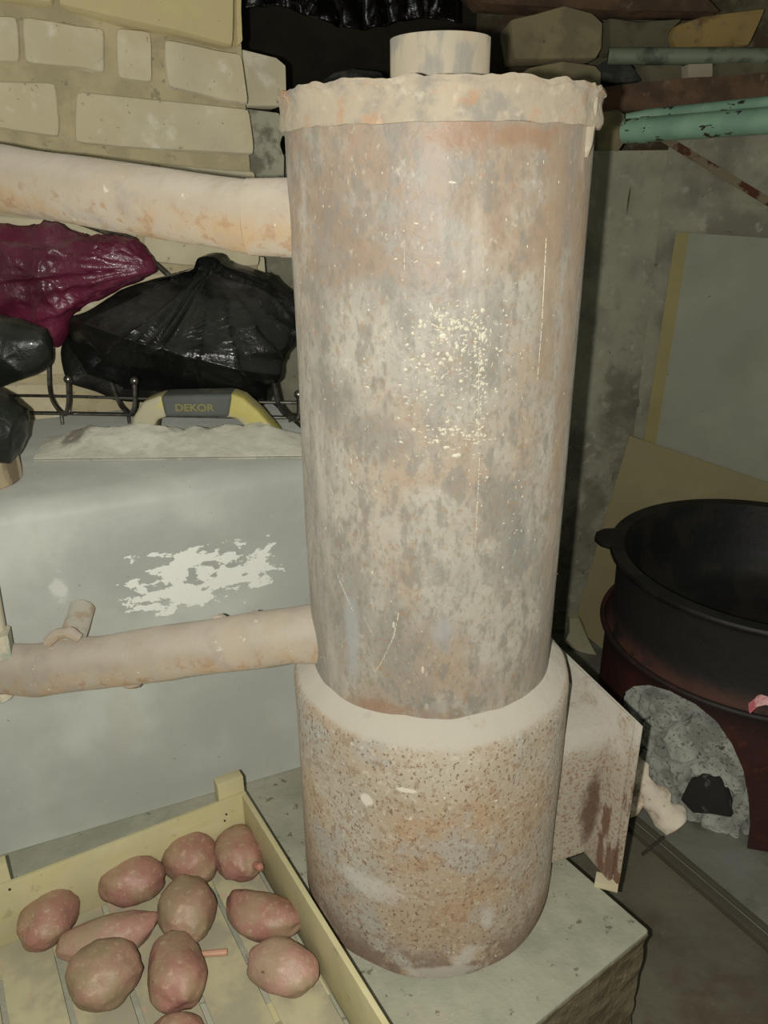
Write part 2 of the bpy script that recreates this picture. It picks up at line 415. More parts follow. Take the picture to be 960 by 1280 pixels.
def wp(px, py, off=0.): return on_plane(px, py, W0+wnn*off, wnn)
# mortar core of the pier
e0 = wp(314, 232, -.012); s0 = e0-wt*1.1
core = wallgrid((s0.x, s0.y), (e0.x, e0.y), 0, 2.3, .20, 130, 150, .010, 5)
wl = mesh_obj('wall_left', core, M_mortar, origin=(e0.x, e0.y, 0)); tag(wl, kind='structure')
ORG[wl.name] = Vector((e0.x, e0.y, 0))
def brick(quad, mt, off=0.014, dep=.12, parent=wl, amp=.008, seed=0, bev=.010):
    P = [wp(a, b, off) for a, b in quad]
    b = prism(P, -wnn*dep); b = grid_sub(b, 2) if len(quad) == 4 else b
    b = rough(b, amp, 9, seed)
    return mesh_obj('brick', b, mt, parent, bevel=bev, smooth=50)
Q = lambda x0, y0, x1, y1, s=.12: [(x0, y0), (x1, y0+(x1-x0)*s), (x1, y1+(x1-x0)*0), (x0, y1-(x1-x0)*s)]
courses = [
    ([(74, -70), (291, -40), (291, 58), (74, 6)], M_brick_y, .045),
    ([(-160, -70), (66, -60), (66, 4), (-160, -30)], M_brick_y, .03),
    ([(-110, 5), (22, 22), (24, 80), (-110, 66)], M_brick, .014),
    ([(28, 22), (132, 34), (134, 92), (28, 78)], M_brick, .018),
    ([(143, 34), (187, 40), (191, 102), (148, 97)], M_brick, .014),
    ([(208, 50), (304, 66), (312, 130), (211, 112)], M_brick, .022),
    ([(-140, 86), (70, 104), (72, 170), (-140, 146)], M_brick, .016),
    ([(91, 113), (314, 138), (316, 194), (93, 177)], M_brick, .018),
    ([(200, 203), (318, 214), (320, 280), (200, 266)], M_brick, .016),
    ([(-60, 186), (190, 202), (190, 262), (-60, 250)], M_brick, .008),
    ([(180, 286), (325, 296), (327, 334), (180, 330)], M_brick, .020),
    ([(-60, 262), (172, 284), (172, 330), (-60, 320)], M_brick, .010),
    ([(60, 340), (327, 343), (329, 410), (60, 404)], M_brick, .012),
    ([(-90, 330), (52, 340), (52, 404), (-90, 398)], M_brick, .014),
    ([(-60, 412), (150, 414), (150, 470), (-60, 470)], M_brick, .014),
    ([(158, 414), (330, 418), (332, 476), (158, 474)], M_brick, .014),
    ([(-60, 478), (90, 480), (90, 530), (-60, 530)], M_brick, .014),
]
for i, (q, m_, off) in enumerate(courses): brick(q, m_, off, seed=i, bev=.013)
# set-back second leaf of the pier, its rough ends showing past the first
back = [
    ([(296, -60), (301, -60), (303, 50), (296, 58)], M_brick_y, .02),
    ([(302, 60), (345, 72), (357, 82), (358, 122), (352, 132), (302, 132)], M_brick, -.085),
    ([(302, 136), (350, 140), (356, 165), (351, 180), (357, 196), (356, 232), (302, 232)], M_brick_g, -.085),
    ([(302, 236), (352, 240), (350, 318), (302, 318)], M_brick_g, -.085),
    ([(302, 322), (330, 322), (333, 352), (331, 372), (302, 372)], M_brick, -.085),
    ([(302, 376), (334, 378), (334, 560), (302, 560)], M_brick_g, -.085),
]
for i, (q, m_, off) in enumerate(back): brick(q, m_, off, dep=.16, seed=30+i, amp=.004, bev=.006)

# ------------------------------------------------------------------ plinth
M_plinth = material('grey_green_oilcloth', (176, 174, 154), [
    dict(col=(146, 148, 130), scale=8, lo=.45, hi=.62, amt=.7),
    dict(col=(98, 90, 72), scale=45, lo=.62, hi=.68, amt=.75),
    dict(col=(196, 194, 180), scale=22, region=[((BC+Vector((-.02, -.235, 0)))-BC, (.09, .03, .1)), (Vector((.10, -.22, 0)), (.05, .03, .1))], edge=.9, core=.5, amt=.75),
    dict(col=(186, 182, 164), scale=110, lo=.69, hi=.71)], rgh=.6, spec=.4, bump=((14, .3, 5), (90, .3, 5)))
M_wrap = material('crinkled_brown_sheeting', (136, 124, 98), [
    dict(col=(88, 78, 60), scale=16, lo=.42, hi=.6, stretch=(1, 1, 2), amt=.8),
    dict(col=(150, 138, 108), scale=26, lo=.58, hi=.68, stretch=(1, 1, 3), amt=.7)], rgh=.35, spec=.5, bump=((10, .8, 6), (40, .5, 5)))
k0 = atZ(812, 1162, PZ); k1 = atZ(694, 1060, PZ); ub = (k1-k0).normalized(); vb = Vector((-ub.y, ub.x, 0))
if vb.y > 0: vb = -vb
plin = thing('plinth', 'low grey-green plinth wrapped in oilcloth, carrying the rusty boiler and the potato crate', 'plinth', (BC.x, BC.y, 0))
c4 = [k0, k0+ub*1.15, k0+ub*1.15+vb*1.5, k0+vb*1.5]
c4 = [Vector((p.x, p.y, 0)) for p in c4]
lay = grid_sub(prism(c4, (0, 0, PZ-.012)), 24)
def wr_fn(v):
    v = Vector(v)
    if v.z < PZ-.02:
        a = (1-abs(noise.noise(Vector((v.x*9, v.y*9, v.z*16)))))**3
        out = (v-(c4[0]+c4[2])/2); out.z = 0
        return v - out.normalized()*(.006*a)
    return v
mesh_obj('side_sheeting', ([wr_fn(v) for v in lay[0]], lay[1]), M_wrap, plin, smooth=60)
top = prism([Vector((p.x, p.y, PZ-.012)) for p in c4], (0, 0, .012))
mesh_obj('top_sheet', top, M_plinth, plin, bevel=.008, seg=3)

# ------------------------------------------------------------------ boiler
M_dark = material('dark_iron', (44, 40, 36), rgh=.7)
boil = thing('boiler', 'tall rusty grey steel cylinder boiler on a wider drum with two side pipes', 'boiler', BC)
dropz = lambda h: EYE-h-PZ                     # height above plinth for a drop below eye level
zc = dropz(.624); zr0 = dropz(-.053); zr1 = dropz(-.0878)
wob = lambda rr, z, a: (rr+.0022*math.sin(2*a+1)+.0018*noise.noise(Vector((math.cos(a)*2, math.sin(a)*2, z*4))), z)
prof = [(RC, zc-.06)]+[(RC, zc+(zr1-.012-zc)*i/60) for i in range(61)]
mesh_obj('tank_cylinder', capped(prof, BC, 128, fn=wob), M_cyl, boil)
pd = [(RB-.004, 0)]+[(RB, .006+(zc-.034)*i/20) for i in range(21)]+[(RB-.002, zc-.018), (RB-.007, zc-.011), (RC+.012, zc-.002), (RC+.004, zc+.005), (RC-.004, zc+.010)]
wob2 = lambda rr, z, a: (rr+.002*math.sin(3*a)+.003*noise.noise(Vector((math.cos(a)*3, math.sin(a)*3, z*5))), z+(0.003*noise.noise(Vector((math.cos(a)*6, math.sin(a)*6, 2))) if z > zc-.02 else 0))
mesh_obj('base_drum', capped(pd, BC, 128, fn=wob2), M_drum, boil)
def rimfn(rr, z, a):
    n1 = noise.noise(Vector((math.cos(a)*9, math.sin(a)*9, 5))); n2 = noise.noise(Vector((math.cos(a)*17, math.sin(a)*17, 9)))
    if z > zr1-.008: return rr+.001*n1, z+.0035*n1+.002*n2
    if z < zr0+.004: return rr+.001*n1, z+.002*n1
    return rr+.0018*noise.noise(Vector((math.cos(a)*8, math.sin(a)*8, z*40))), z
pr = [(RC-.01, zr0)]+[(RC+.006, zr0)]+[(RC+.0065+.001*math.sin(i), zr0+(zr1-zr0)*i/8) for i in range(1, 8)]+[(RC+.0095, zr1-.003), (RC+.007, zr1+.002), (RC-.004, zr1), (RC-.02, zr1-.006), (.001, zr1-.006)]
mesh_obj('lid_rim', lathe(pr, BC, 256, fn=rimfn), M_rim, boil, smooth=60)
zf = dropz(-.1425)
fx = Vector((BC.x, BC.y, BC.z))
mesh_obj('flue_collar', lathe([(.0535, zr1-.012), (.0535, zf), (.0495, zf), (.0495, zr1-.012)], fx, 72, closed=True), M_flue, boil)
def fleck_patch(cx, cz, wa_, wz, tilt=0., n=7):
    pts = []
    for k in range(n):
        t = 2*math.pi*k/n; q = random.uniform(.55, 1.15)
        x, z = wa_*math.cos(t)*q, wz*math.sin(t)*q
        x, z = x*math.cos(tilt)-z*math.sin(tilt), x*math.sin(tilt)+z*math.cos(tilt)
        a = cx+x/RC; z = cz+z; rr = wob(RC, z, a)[0]+.0006
        pts.append(Vector((BC.x+rr*math.cos(a), BC.y+rr*math.sin(a), BC.z+z)))
    return pts
def cyl_az(px, py):
    q = on_cyl(px, py, BC, RC)-BC; return math.atan2(q.y, q.x), q.z
FV, FF = [], []
def add_fleck(px, py, w_, h_, tilt=0.):
    a, z = cyl_az(px, py); p = fleck_patch(a, z, w_, h_, tilt); n = len(FV)
    ctr = sum(p, Vector())/len(p); o_ = Vector((math.cos(a), math.sin(a), 0))*.0007
    FV.extend(p+[ctr+o_]); m = len(p)
    for k in range(m): FF.append([n+k, n+(k+1) % m, n+m])
def stroke(pts, w_):
    for (x0, y0), (x1, y1) in zip(pts, pts[1:]):
        n = max(2, int(math.hypot(x1-x0, y1-y0)/3))
        for k in range(n):
            if random.random() < .12: continue
            u = k/n; add_fleck(x0+(x1-x0)*u, y0+(y1-y0)*u, w_*random.uniform(.5, 1.2), .0028, 0)
for (cx, cy, sx, sy, n) in ((560, 400, 22, 10, 80), (585, 425, 26, 18, 110), (555, 470, 28, 30, 200), (568, 545, 26, 8, 110), (600, 470, 5, 60, 130), (520, 470, 70, 80, 110), (640, 420, 30, 40, 30), (640, 660, 12, 20, 16)):
    for _ in range(n):
        add_fleck(random.gauss(cx, sx), random.gauss(cy, sy), abs(random.gauss(.0010, .0010))+.0003, abs(random.gauss(.0008, .0007))+.0003, random.uniform(-.4, .4))
for _ in range(110):
    add_fleck(random.uniform(395, 700), random.uniform(190, 870), random.uniform(.0004, .0012), random.uniform(.0004, .0022))
for x, y, w_, h_ in ((605, 421, .004, .005), (528, 838, .0026, .006), (492, 782, .002, .006), (440, 575, .0012, .003), (441, 603, .0018, .003), (565, 228, .004, .0012), (466, 715, .002, .0025), (553, 420, .005, .003), (572, 570, .006, .0022), (410, 660, .0014, .003)): add_fleck(x, y, w_, h_)  # first fleck is a painted flash glint, the others are old paint
stroke([(683, 300), (678, 400), (672, 476)], .0007); stroke([(600, 575), (594, 690)], .0006); stroke([(600, 440), (598, 560)], .0007)
stroke([(498, 768), (492, 796), (478, 826), (468, 842)], .0009); stroke([(505, 310), (505, 338)], .0005); stroke([(425, 720), (444, 765)], .0008); stroke([(456, 770), (470, 800)], .0005)
fk = mesh_obj('paint_flecks_and_glint', (FV, FF), material('white_paint_and_glint', (182, 177, 160), [dict(col=(176, 168, 148), scale=90, lo=.5, hi=.6)], rgh=.6, bump=()), boil, smooth=0); fk['kind'] = 'stuff'
# short drip of rust hanging from the rim
dr = on_cyl(739, 150, BC, RC+.002)
mesh_obj('rust_drip', tube([dr+Vector((0, 0, .02)), dr, dr+Vector((-.001, 0, -.022)), dr+Vector((-.002, 0, -.034))], [.005, .006, .005, .002], 10, amp=.002, sc=60), M_rim, boil)
# fire-door neck and flange on the right
n2 = Vector((.939, .345, 0)).normalized(); t2 = Vector((-n2.y, n2.x, 0))
fc = Vector((BC.x, BC.y, 0))+n2*.252
zt, zb = EYE-.715, EYE-1.030
neck = boxv(Vector((BC.x, BC.y, (zt+zb)/2))+n2*.20, n2*.052, t2*.105, Vector((0, 0, (zt-zb)/2-.03)))
mesh_obj('door_neck', neck, M_flange, boil, bevel=.003)
pl = []
for s, z in ((-.146, zt), (.14, zt), (.14, zb-.008), (.03, zb-.012), (-.03, zb-.012), (-.045, zb-.004), (-.06, zb-.010), (-.085, zb-.002), (-.146, zb+.002)):
    pl.append(fc+t2*s+Vector((0, 0, z)))
mesh_obj('door_flange', prism(pl, n2*.007), M_flange, boil, bevel=.0015)
pl2 = [fc+n2*.012+t2*s+Vector((0, 0, z)) for s, z in ((-.152, zt-.008), (.14, zt-.006), (.14, zb+.004), (-.152, zb-.004))]
mesh_obj('fire_door', prism(pl2, n2*.006), M_flange, boil, bevel=.0015)
# ash clump hanging on the flange foot
# pipes
def pipe_pts(a, b): return lerp_pts([a, b], 26)
ua = atD(372, 274, .955); ub_ = atD(312, 272, .965); uc = atD(0, 223, 1.09); ud = uc+(uc-ub_)*.5
su = lerp_pts([Vector((BC.x-.10, .955, ua.z)), ub_], 10)
mesh_obj('upper_pipe_stub', tube(su, .0425, 40, amp=.002, sc=25), M_pipe, boil)
mesh_obj('upper_pipe', tube(pipe_pts(ub_+(ub_-uc)*.03, ud), [.0405]*27, 40, amp=.002, sc=18), M_pipe, boil)
la = atD(392, 791, .93); lb = atD(150, 824, .965); lc = atD(48, 837, .985); lcc = atD(10, 836, .99); le = atD(-120, 836, 1.02)
lo = lerp_pts([Vector((BC.x-.12, .935, la.z+.004)), la, lb, lc, lcc, le], 8)
mesh_obj('lower_pipe', tube(lo, .0395, 40, amp=.003, sc=22), M_pipe, boil)
col1 = tube(lerp_pts([la+Vector((.03, 0, 0)), la+(lb-la)*.10], 4), [.052, .046, .042, .041, .040], 40, amp=.003)
mesh_obj('weld_collar', col1, M_pipe, boil)
mesh_obj('weld_collar', tube(lerp_pts([ua+Vector((.03, 0, 0)), ua+(ub_-ua)*.35], 4), [.056, .048, .045, .0435, .0425], 40, amp=.003), M_pipe, boil)
# stub pipe leading back from the lower pipe with its weld bead
M_fit = material('pale_green_painted_fitting', (176, 180, 164), [dict(col=(196, 186, 164), scale=20, lo=.45, hi=.6)], rgh=.7)
M_gfit = material('grey_dusted_fitting', (176, 172, 158), [dict(col=(158, 140, 118), scale=20, lo=.5, hi=.6)], rgh=.8)
st0 = atD(84, 815, .985); 
mesh_obj('branch_stub', tube(lerp_pts([st0, st0+Vector((.002, .075, .036))], 5), .019, 24, amp=.003), M_gfit, boil)
mesh_obj('weld_bead', tube(lerp_pts([atD(60, 803, .965), atD(72, 793, .965), atD(86, 790, .965), atD(100, 798, .965)], 4), .008, 12, amp=.003, sc=60), M_pipe, boil)
for (x, y) in ((150, 800), (165, 856), (305, 826), (275, 775), (320, 770)):
    c = atD(x, y, .97)
    mesh_obj('weld_bead', rough(capped([(.002, -.006), (.010, -.003), (.012, .002), (.004, .007)], c, 10), .006, 60, x), M_pipe, boil)
# riser and union just at the frame edge
ra = atD(-42, 560, .985); rb_ = atD(-23, 700, .985); rc_ = atD(-6, 792, .985)
mesh_obj('riser_pipe', tube(lerp_pts([ra+Vector((0, 0, .1)), ra, rb_, rc_, atD(0, 830, .985)], 4), .016, 20), M_fit, boil)
mesh_obj('union_nut', tube([atD(-8, 790, .975), atD(-3, 818, .975)], .024, 6), M_fit, boil)
mesh_obj('drain_fitting', tube([atD(-2, 858, .985), atD(6, 872, .985)], .015, 16), M_fit, boil)

# small wood chip on the plinth's edge under the door
ch = atZ(758, 1106, PZ)
tag(mesh_obj('wood_chip', boxv(ch+Vector((0, 0, .006)), Vector((.017, -.006, 0)), Vector((.004, .010, 0)), Vector((0, 0, .006))), material('chip_wood', (196, 186, 156)), bevel=.001), 'small pale wood chip on the plinth edge under the fire door', 'wood chip')

# ------------------------------------------------------------------ big grey casing on the left
BT = EYE-.437
p1 = atZ(300, 592, BT); p2 = atZ(0, 636, BT)
bx = (p1-p2); bx.z = 0; bx.normalize(); by = Vector((-bx.y, bx.x, 0))
bo = on_plane(250, 715, p1, by); bo.z = PZ
tk = lambda x, y: on_plane(x, y, p1, by)-bo
M_box = material('grey_painted_casing', (190, 192, 184), [
    dict(col=(166, 168, 160), scale=4, lo=.42, hi=.62, amt=.7),
    dict(col=(150, 152, 146), scale=7, region=[(tk(220, 690), (.30, .4, .10))], edge=.6, core=.2, amt=.6),
    dict(col=(178, 176, 162), scale=14, stretch=(1, 1, .3), lo=.55, hi=.7, amt=.35),
    dict(col=(222, 223, 216), scale=46, stretch=(.6, .6, 1.2), region=[(tk(240, 705), (.062, .3, .026)), (tk(318, 705), (.030, .3, .030)), (tk(230, 742), (.062, .3, .020)), (tk(290, 720), (.04, .3, .02))], edge=1.9, core=1.0, seed=77, rough=.62, detail=5),
    dict(col=(208, 208, 202), scale=24, region=[(tk(75, 735), (.012, .3, .026))], edge=1.4, core=.4, amt=.6),
    dict(col=(196, 196, 186), scale=130, lo=.70, hi=.72),
    dict(col=(128, 116, 98), scale=90, lo=.70, hi=.72)], rgh=.55, spec=.4, bump=((8, .15, 4), (120, .12, 4)))
def bb(u, v, z): return p2+bx*u+by*v+Vector((0, 0, z-BT))
L0, L1 = -.35, (on_plane(425, 700, p1, by)-p2).dot(bx)
poly = [bb(L0, -.036, PZ+.001), bb(L0, .0, BT-.030), bb(L0, .006, BT-.014), bb(L0, .020, BT-.004), bb(L0, .045, BT), bb(L0, .50, BT), bb(L0, .50, PZ+.001)]
casv = grid_sub(prism(poly, bx*(L1-L0)), 0)
cas = thing('water_tank', 'large grey painted metal tank with white peeling patches behind the pipes', 'tank', (bo.x, bo.y, PZ))
ORG[cas.name] = Vector((bo.x, bo.y, PZ))
mesh_obj('casing', casv, M_box, cas, smooth=40)
# ridge of the pressed seam
mesh_obj('seam', tube([bb(.475, -.036, PZ+.02), bb(.475, -.002, BT-.03)], .0035, 8), M_box, cas)

# ------------------------------------------------------------------ plastering float on the tank
fd = atZ(200, 576, BT)
flt = thing('plastering_float', 'yellow-handled plastering float caked in dried plaster, on top of the grey tank', 'float', (fd.x, fd.y, BT))
ORG[flt.name] = Vector((fd.x, fd.y, BT))
M_plate = material('plaster_caked_plate', (208, 206, 190), [
    dict(col=(184, 182, 166), scale=12, lo=.45, hi=.6), dict(col=(108, 98, 84), scale=30, region=[(atZ(100, 560, BT)-fd, (.035, .05, .1))], edge=.5, core=.5, amt=.8),
    dict(col=(190, 186, 170), scale=40, lo=.57, hi=.68)], rgh=.8, bump=((20, .8, 5), (90, .5, 5)))
a_, b_ = atZ(42, 578, BT), atZ(400, 574, BT); c_, d_ = atZ(392, 545, BT), atZ(60, 549, BT)
mesh_obj('steel_plate', prism([p+Vector((0, 0, .001)) for p in (a_, b_, c_, d_)], (0, 0, .004)), material('worn_steel', (176, 174, 160), [dict(col=(150, 148, 138), scale=30, lo=.5, hi=.6)], rgh=.4), flt)
# plaster crust heaped over the plate
G = 46; vs, fs = [], []
for j in range(17):
    for i in range(G+1):
        u, v = i/G, j/16
        p = a_.lerp(b_, u).lerp(d_.lerp(c_, u), .03+v*.94)
        e = min(1, 6*min(u, 1-u))*math.sin(math.pi*v**1.6)**.7*(1+.35*math.exp(-((u-.38)/.07)**2)*v+.35*math.exp(-((u-.80)/.07)**2)*v)
        z = .0065+e*(.026+.010*nz(p, 12, 2)+.008*nz(p, 40, 3)+.004*nz(p, 90, 5))
        vs.append(Vector((p.x, p.y, BT+z)))
for j in range(16):
    for i in range(G): fs.append([j*(G+1)+i, j*(G+1)+i+1, (j+1)*(G+1)+i+1, (j+1)*(G+1)+i])
n_ = len(vs); rimi = [i for i in range(G+1)]+[j*(G+1)+G for j in range(1, 17)]+[16*(G+1)+i for i in range(G-1, -1, -1)]+[j*(G+1) for j in range(15, 0, -1)]
vs += [Vector((vs[i].x, vs[i].y, BT+.004)) for i in rimi]
for k in range(len(rimi)): fs.append([rimi[k], n_+k, n_+(k+1) % len(rimi), rimi[(k+1) % len(rimi)]])
mesh_obj('plaster_crust', (vs, fs), M_plate, flt, smooth=60)
M_yel = material('dusty_yellow_plastic', (198, 186, 108), [dict(col=(178, 172, 150), scale=18, lo=.40, hi=.54, amt=.9)], rgh=.6, bump=((60, .3, 4),))
M_grip = material('dark_grey_rubber', (92, 96, 92), [dict(col=(128, 124, 106), scale=18, lo=.5, hi=.66, amt=.7)], rgh=.7)
HD = 1.365
outer = [(160, 552), (166, 522), (178, 503), (202, 494), (288, 492), (304, 498), (322, 514), (350, 545)]
inner = [(192, 552), (193, 532), (197, 525), (208, 522), (282, 522), (295, 524), (304, 532), (312, 548)]
def strip(i0, i1, dep, shr=0):
    O = [atD(*p, HD) for p in outer[i0:i1+1]]; I = [atD(*p, HD) for p in inner[i0:i1+1]]
    return prism(O+I[::-1], (0, dep, 0))
mesh_obj('handle_yoke', join(strip(0, 3, .05)), M_yel, flt, bevel=.006, smooth=60)
mesh_obj('handle_yoke', join(strip(4, 7, .05)), M_yel, flt, bevel=.006, smooth=60)
gr = mesh_obj('grip', prism([atD(*p, HD-.003) for p in ((200, 495), (290, 493), (286, 522), (206, 522))], (0, .056, 0)), M_grip, flt, bevel=.008, seg=3, smooth=60)
# lettering on the grip
tc = bpy.data.curves.new('letters', 'FONT'); tc.body = 'DEKOR'; tc.size = .0185; tc.align_x = 'CENTER'; tc.align_y = 'CENTER'; tc.extrude = .0006; tc.offset = .0006
to = bpy.data.objects.new('tmp_text', tc); COL.objects.link(to); bpy.context.view_layer.update()
lm = bpy.data.meshes.new_from_object(to.evaluated_get(bpy.context.evaluated_depsgraph_get()))
bpy.data.objects.remove(to)
lt = atD(243, 510, HD-.004)
lm.transform(Matrix.Translation(lt-ORG[gr.name]) @ Matrix.Rotation(R(1.0), 4, 'Y') @ Matrix.Rotation(R(90), 4, 'X') @ Matrix.Scale(1.15, 4, (1, 0, 0)))
lm.materials.clear(); lm.materials.append(material('worn_yellow_print', (132, 126, 80), rgh=.6))
lo_ = bpy.data.objects.new('lettering', lm); COL.objects.link(lo_); lo_.parent = gr; lo_['label'] = 'worn yellow raised lettering'

# ------------------------------------------------------------------ wire rack behind the float
M_chrome = material('dull_chrome_wire', (150, 146, 138), [dict(col=(90, 84, 74), scale=60, lo=.5, hi=.6, amt=.6)], rgh=.28, metal=.9, bump=())
M_rod_shadow = material('dark_rod_and_shadow', (62, 58, 50), [dict(col=(90, 84, 70), scale=40, lo=.5, hi=.6)], rgh=.6)
rack = thing('wire_rack', 'chrome wire rack with ball-tipped prongs behind the plastering float, holding plastic bags', 'rack', (atD(180, 515, 1.5).x, 1.5, BT))
RD = 1.50
for (ya, yb, D) in ((516, 521, RD), (517, 522, RD-.006), (495, 503, RD+.03)):
    mesh_obj('rail', tube(catmull([atD(-60, ya-1, D), atD(60, ya, D), atD(200, (ya+yb)/2, D), atD(330, yb, D), atD(420, yb+1, D)], 5, False), .0032, 8), M_chrome, rack)
prongs = [([(85, 474), (86, 500), (83, 516), (76, 515), (66, 500), (62, 480), (62, 440)], .0048),
          ([(168, 476), (169, 500), (166, 516), (160, 516), (150, 505), (140, 480)], .0048),
          ([(373, 493), (374, 512), (371, 523), (362, 522), (349, 508), (342, 480)], .0048)]
for pts, rd in prongs:
    Ds = [RD-.02, RD-.02, RD-.02, RD-.01, RD+.02, RD+.05, RD+.08]
    P3 = catmull([atD(a, b, Ds[i]) for i, (a, b) in enumerate(pts)], 5, False)
    pr_ = mesh_obj('prong', tube(P3, rd, 10), M_chrome, rack)
    c = atD(*pts[0], RD-.02)
    b3 = lathe([(.0001, -.0085)]+[(.0085*math.sin(math.pi*k/8), -.0085*math.cos(math.pi*k/8)) for k in range(1, 8)]+[(.0001, .0085)], c, 16)
    mesh_obj('ball_tip', b3, M_chrome, pr_)
for pts in ([(0, 256), (30, 268), (60, 285), (75, 297)], [(64, 266), (110, 282), (165, 303), (215, 348)], [(95, 268), (130, 286), (170, 300)],
            [(322, 395), (328, 360), (336, 342)], [(330, 352), (352, 366), (372, 388), (380, 405)]):  # last curved bar is a dark rod standing in for a shadow
    mesh_obj('back_bar_and_shadow', tube([atD(a, b, RD+.13) for a, b in pts], .0055, 8), M_rod_shadow, rack)
# feet down to the tank
for x in (-40, 76, 160, 362):
    q = atD(x, 517, RD); mesh_obj('foot', tube([q, Vector((q.x, q.y, BT))], .0035, 8), M_chrome, rack)

# ------------------------------------------------------------------ bags
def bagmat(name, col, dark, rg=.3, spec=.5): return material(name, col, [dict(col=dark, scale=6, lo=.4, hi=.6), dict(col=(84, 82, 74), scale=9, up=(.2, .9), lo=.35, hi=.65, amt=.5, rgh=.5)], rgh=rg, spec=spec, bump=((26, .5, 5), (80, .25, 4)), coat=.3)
M_bb = bagmat('black_bin_liner', (30, 30, 27), (22, 22, 20))
M_bg = bagmat('dark_green_bin_liner', (34, 38, 32), (24, 28, 24), .38)
M_bm = material('maroon_carrier_film', (110, 36, 64), [dict(col=(80, 26, 44), scale=7, lo=.42, hi=.6), dict(col=(140, 100, 106), scale=10, up=(.1, .9), lo=.45, hi=.65, amt=.6), dict(col=(150, 96, 112), scale=20, lo=.6, hi=.72, amt=.5)], rgh=.34, spec=.6, coat=.25, bump=((24, .7, 5), (70, .4, 4)))
b1 = sack([(76, 470), (80, 405), (110, 388), (160, 360), (205, 345), (238, 338), (247, 323), (268, 322), (282, 333), (330, 350), (362, 376), (376, 400), (370, 430), (352, 452), (350, 475), (336, 492), (326, 508), (250, 510), (165, 505), (120, 494)], 1.545, .078, amp=.007, sc=8, seed=3, centre=(215, 425), stretch=(.6, 1, 1.2), rings=40, n=14, knot=(262, 330), fold=.022)
# pull the upper half back so that a fold runs across the front
vs = []
fl0, fl1 = atD(88, 398, 1.5), atD(370, 480, 1.5)
for v in b1[0]:
    t = (v.x-fl0.x)/(fl1.x-fl0.x); zf_ = fl0.z+(fl1.z-fl0.z)*min(1, max(0, t))
    if v.y < 1.55:
        if v.z > zf_: v = v+Vector((0, min(.09, (v.z-zf_)*.55), 0))
        else: v = v+Vector((0, min(.075, (zf_-v.z)*.7), 0))
    vs.append(v)
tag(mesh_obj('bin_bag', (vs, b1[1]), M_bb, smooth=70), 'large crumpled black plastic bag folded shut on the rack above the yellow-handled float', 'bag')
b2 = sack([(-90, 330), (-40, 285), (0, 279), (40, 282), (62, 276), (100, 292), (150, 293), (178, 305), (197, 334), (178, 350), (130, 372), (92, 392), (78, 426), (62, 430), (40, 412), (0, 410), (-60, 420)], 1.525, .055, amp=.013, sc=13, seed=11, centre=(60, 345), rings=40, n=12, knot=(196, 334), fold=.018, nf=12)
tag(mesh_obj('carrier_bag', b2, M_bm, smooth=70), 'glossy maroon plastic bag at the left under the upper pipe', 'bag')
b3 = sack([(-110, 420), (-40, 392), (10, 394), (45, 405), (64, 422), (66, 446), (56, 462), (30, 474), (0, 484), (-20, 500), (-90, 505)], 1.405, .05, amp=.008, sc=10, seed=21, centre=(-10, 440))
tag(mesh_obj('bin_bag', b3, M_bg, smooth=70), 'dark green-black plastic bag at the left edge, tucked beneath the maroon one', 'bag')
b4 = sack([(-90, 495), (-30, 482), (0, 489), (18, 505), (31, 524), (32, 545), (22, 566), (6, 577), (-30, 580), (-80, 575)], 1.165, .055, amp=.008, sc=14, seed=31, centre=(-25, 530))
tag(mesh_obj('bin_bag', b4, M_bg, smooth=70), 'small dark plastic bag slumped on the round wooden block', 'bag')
wd = atD(-32, 585, 1.165); 
M_wood = material('bark_wood_block', (172, 158, 128), [dict(col=(108, 96, 76), scale=30, stretch=(1, 1, .2), lo=.45, hi=.6), dict(col=(196, 186, 160), scale=20, up=(.6, .9), lo=.2, hi=.4)], rgh=.85)
tag(mesh_obj('wooden_block', capped([(.060, 0), (.064, .004), (.065, .020), (.064, .042), (.062, .046)], Vector((wd.x, wd.y, BT)), 48, fn=lambda r_, z, a: (r_*(1+.04*math.sin(2*a)+.02*math.sin(5*a)), z)), M_wood), 'round sawn wooden block at the left edge on the tank', 'wooden block')

# ------------------------------------------------------------------ potato crate
M_cr = material('pale_poplar_veneer', (198, 189, 148), [
    dict(col=(186, 176, 130), scale=20, stretch=(.3, 1, 2), lo=.45, hi=.62, amt=.6),
    dict(col=(150, 142, 108), scale=40, lo=.62, hi=.70, amt=.6), dict(col=(70, 64, 50), scale=120, lo=.725, hi=.74)], rgh=.7, bump=((40, .15, 4),))
M_sl = material('dusty_crate_slat', (180, 172, 140), [dict(col=(152, 146, 124), scale=12, lo=.42, hi=.6), dict(col=(176, 150, 130), scale=18, lo=.58, hi=.66, amt=.6)], rgh=.8, bump=((40, .2, 4),))
CZ = PZ+.002
ct = atZ(306, 988, EYE-.918)
cy_ = (atZ(490, 1284, EYE-.918)-ct); cy_.z = 0; cy_.normalize()        # right board runs towards the viewer
cxv = (atZ(0, 1091, EYE-.918)-atZ(265, 1002, EYE-.918)); cxv.z = 0; cxv.normalize()
cxv = (cxv - cy_*cxv.dot(cy_)*.6).normalized()                         # far board runs to the left
crate = thing('potato_crate', 'shallow pale wooden crate of red potatoes on the plinth, in front of the tank', 'crate', (ct.x, ct.y, CZ))
ORG[crate.name] = Vector((ct.x, ct.y, CZ))
O = Vector((ct.x, ct.y, 0)); CTZ = EYE-.918
U = Vector((0, 0, 1))
def cb(u0_, u1_, v0_, v1_, z0_, z1_):   # u to the left, v towards the viewer
    return prism([O+cxv*u0_+cy_*v0_+U*z0_, O+cxv*u1_+cy_*v0_+U*z0_, O+cxv*u1_+cy_*v1_+U*z0_, O+cxv*u0_+cy_*v1_+U*z0_], U*(z1_-z0_))
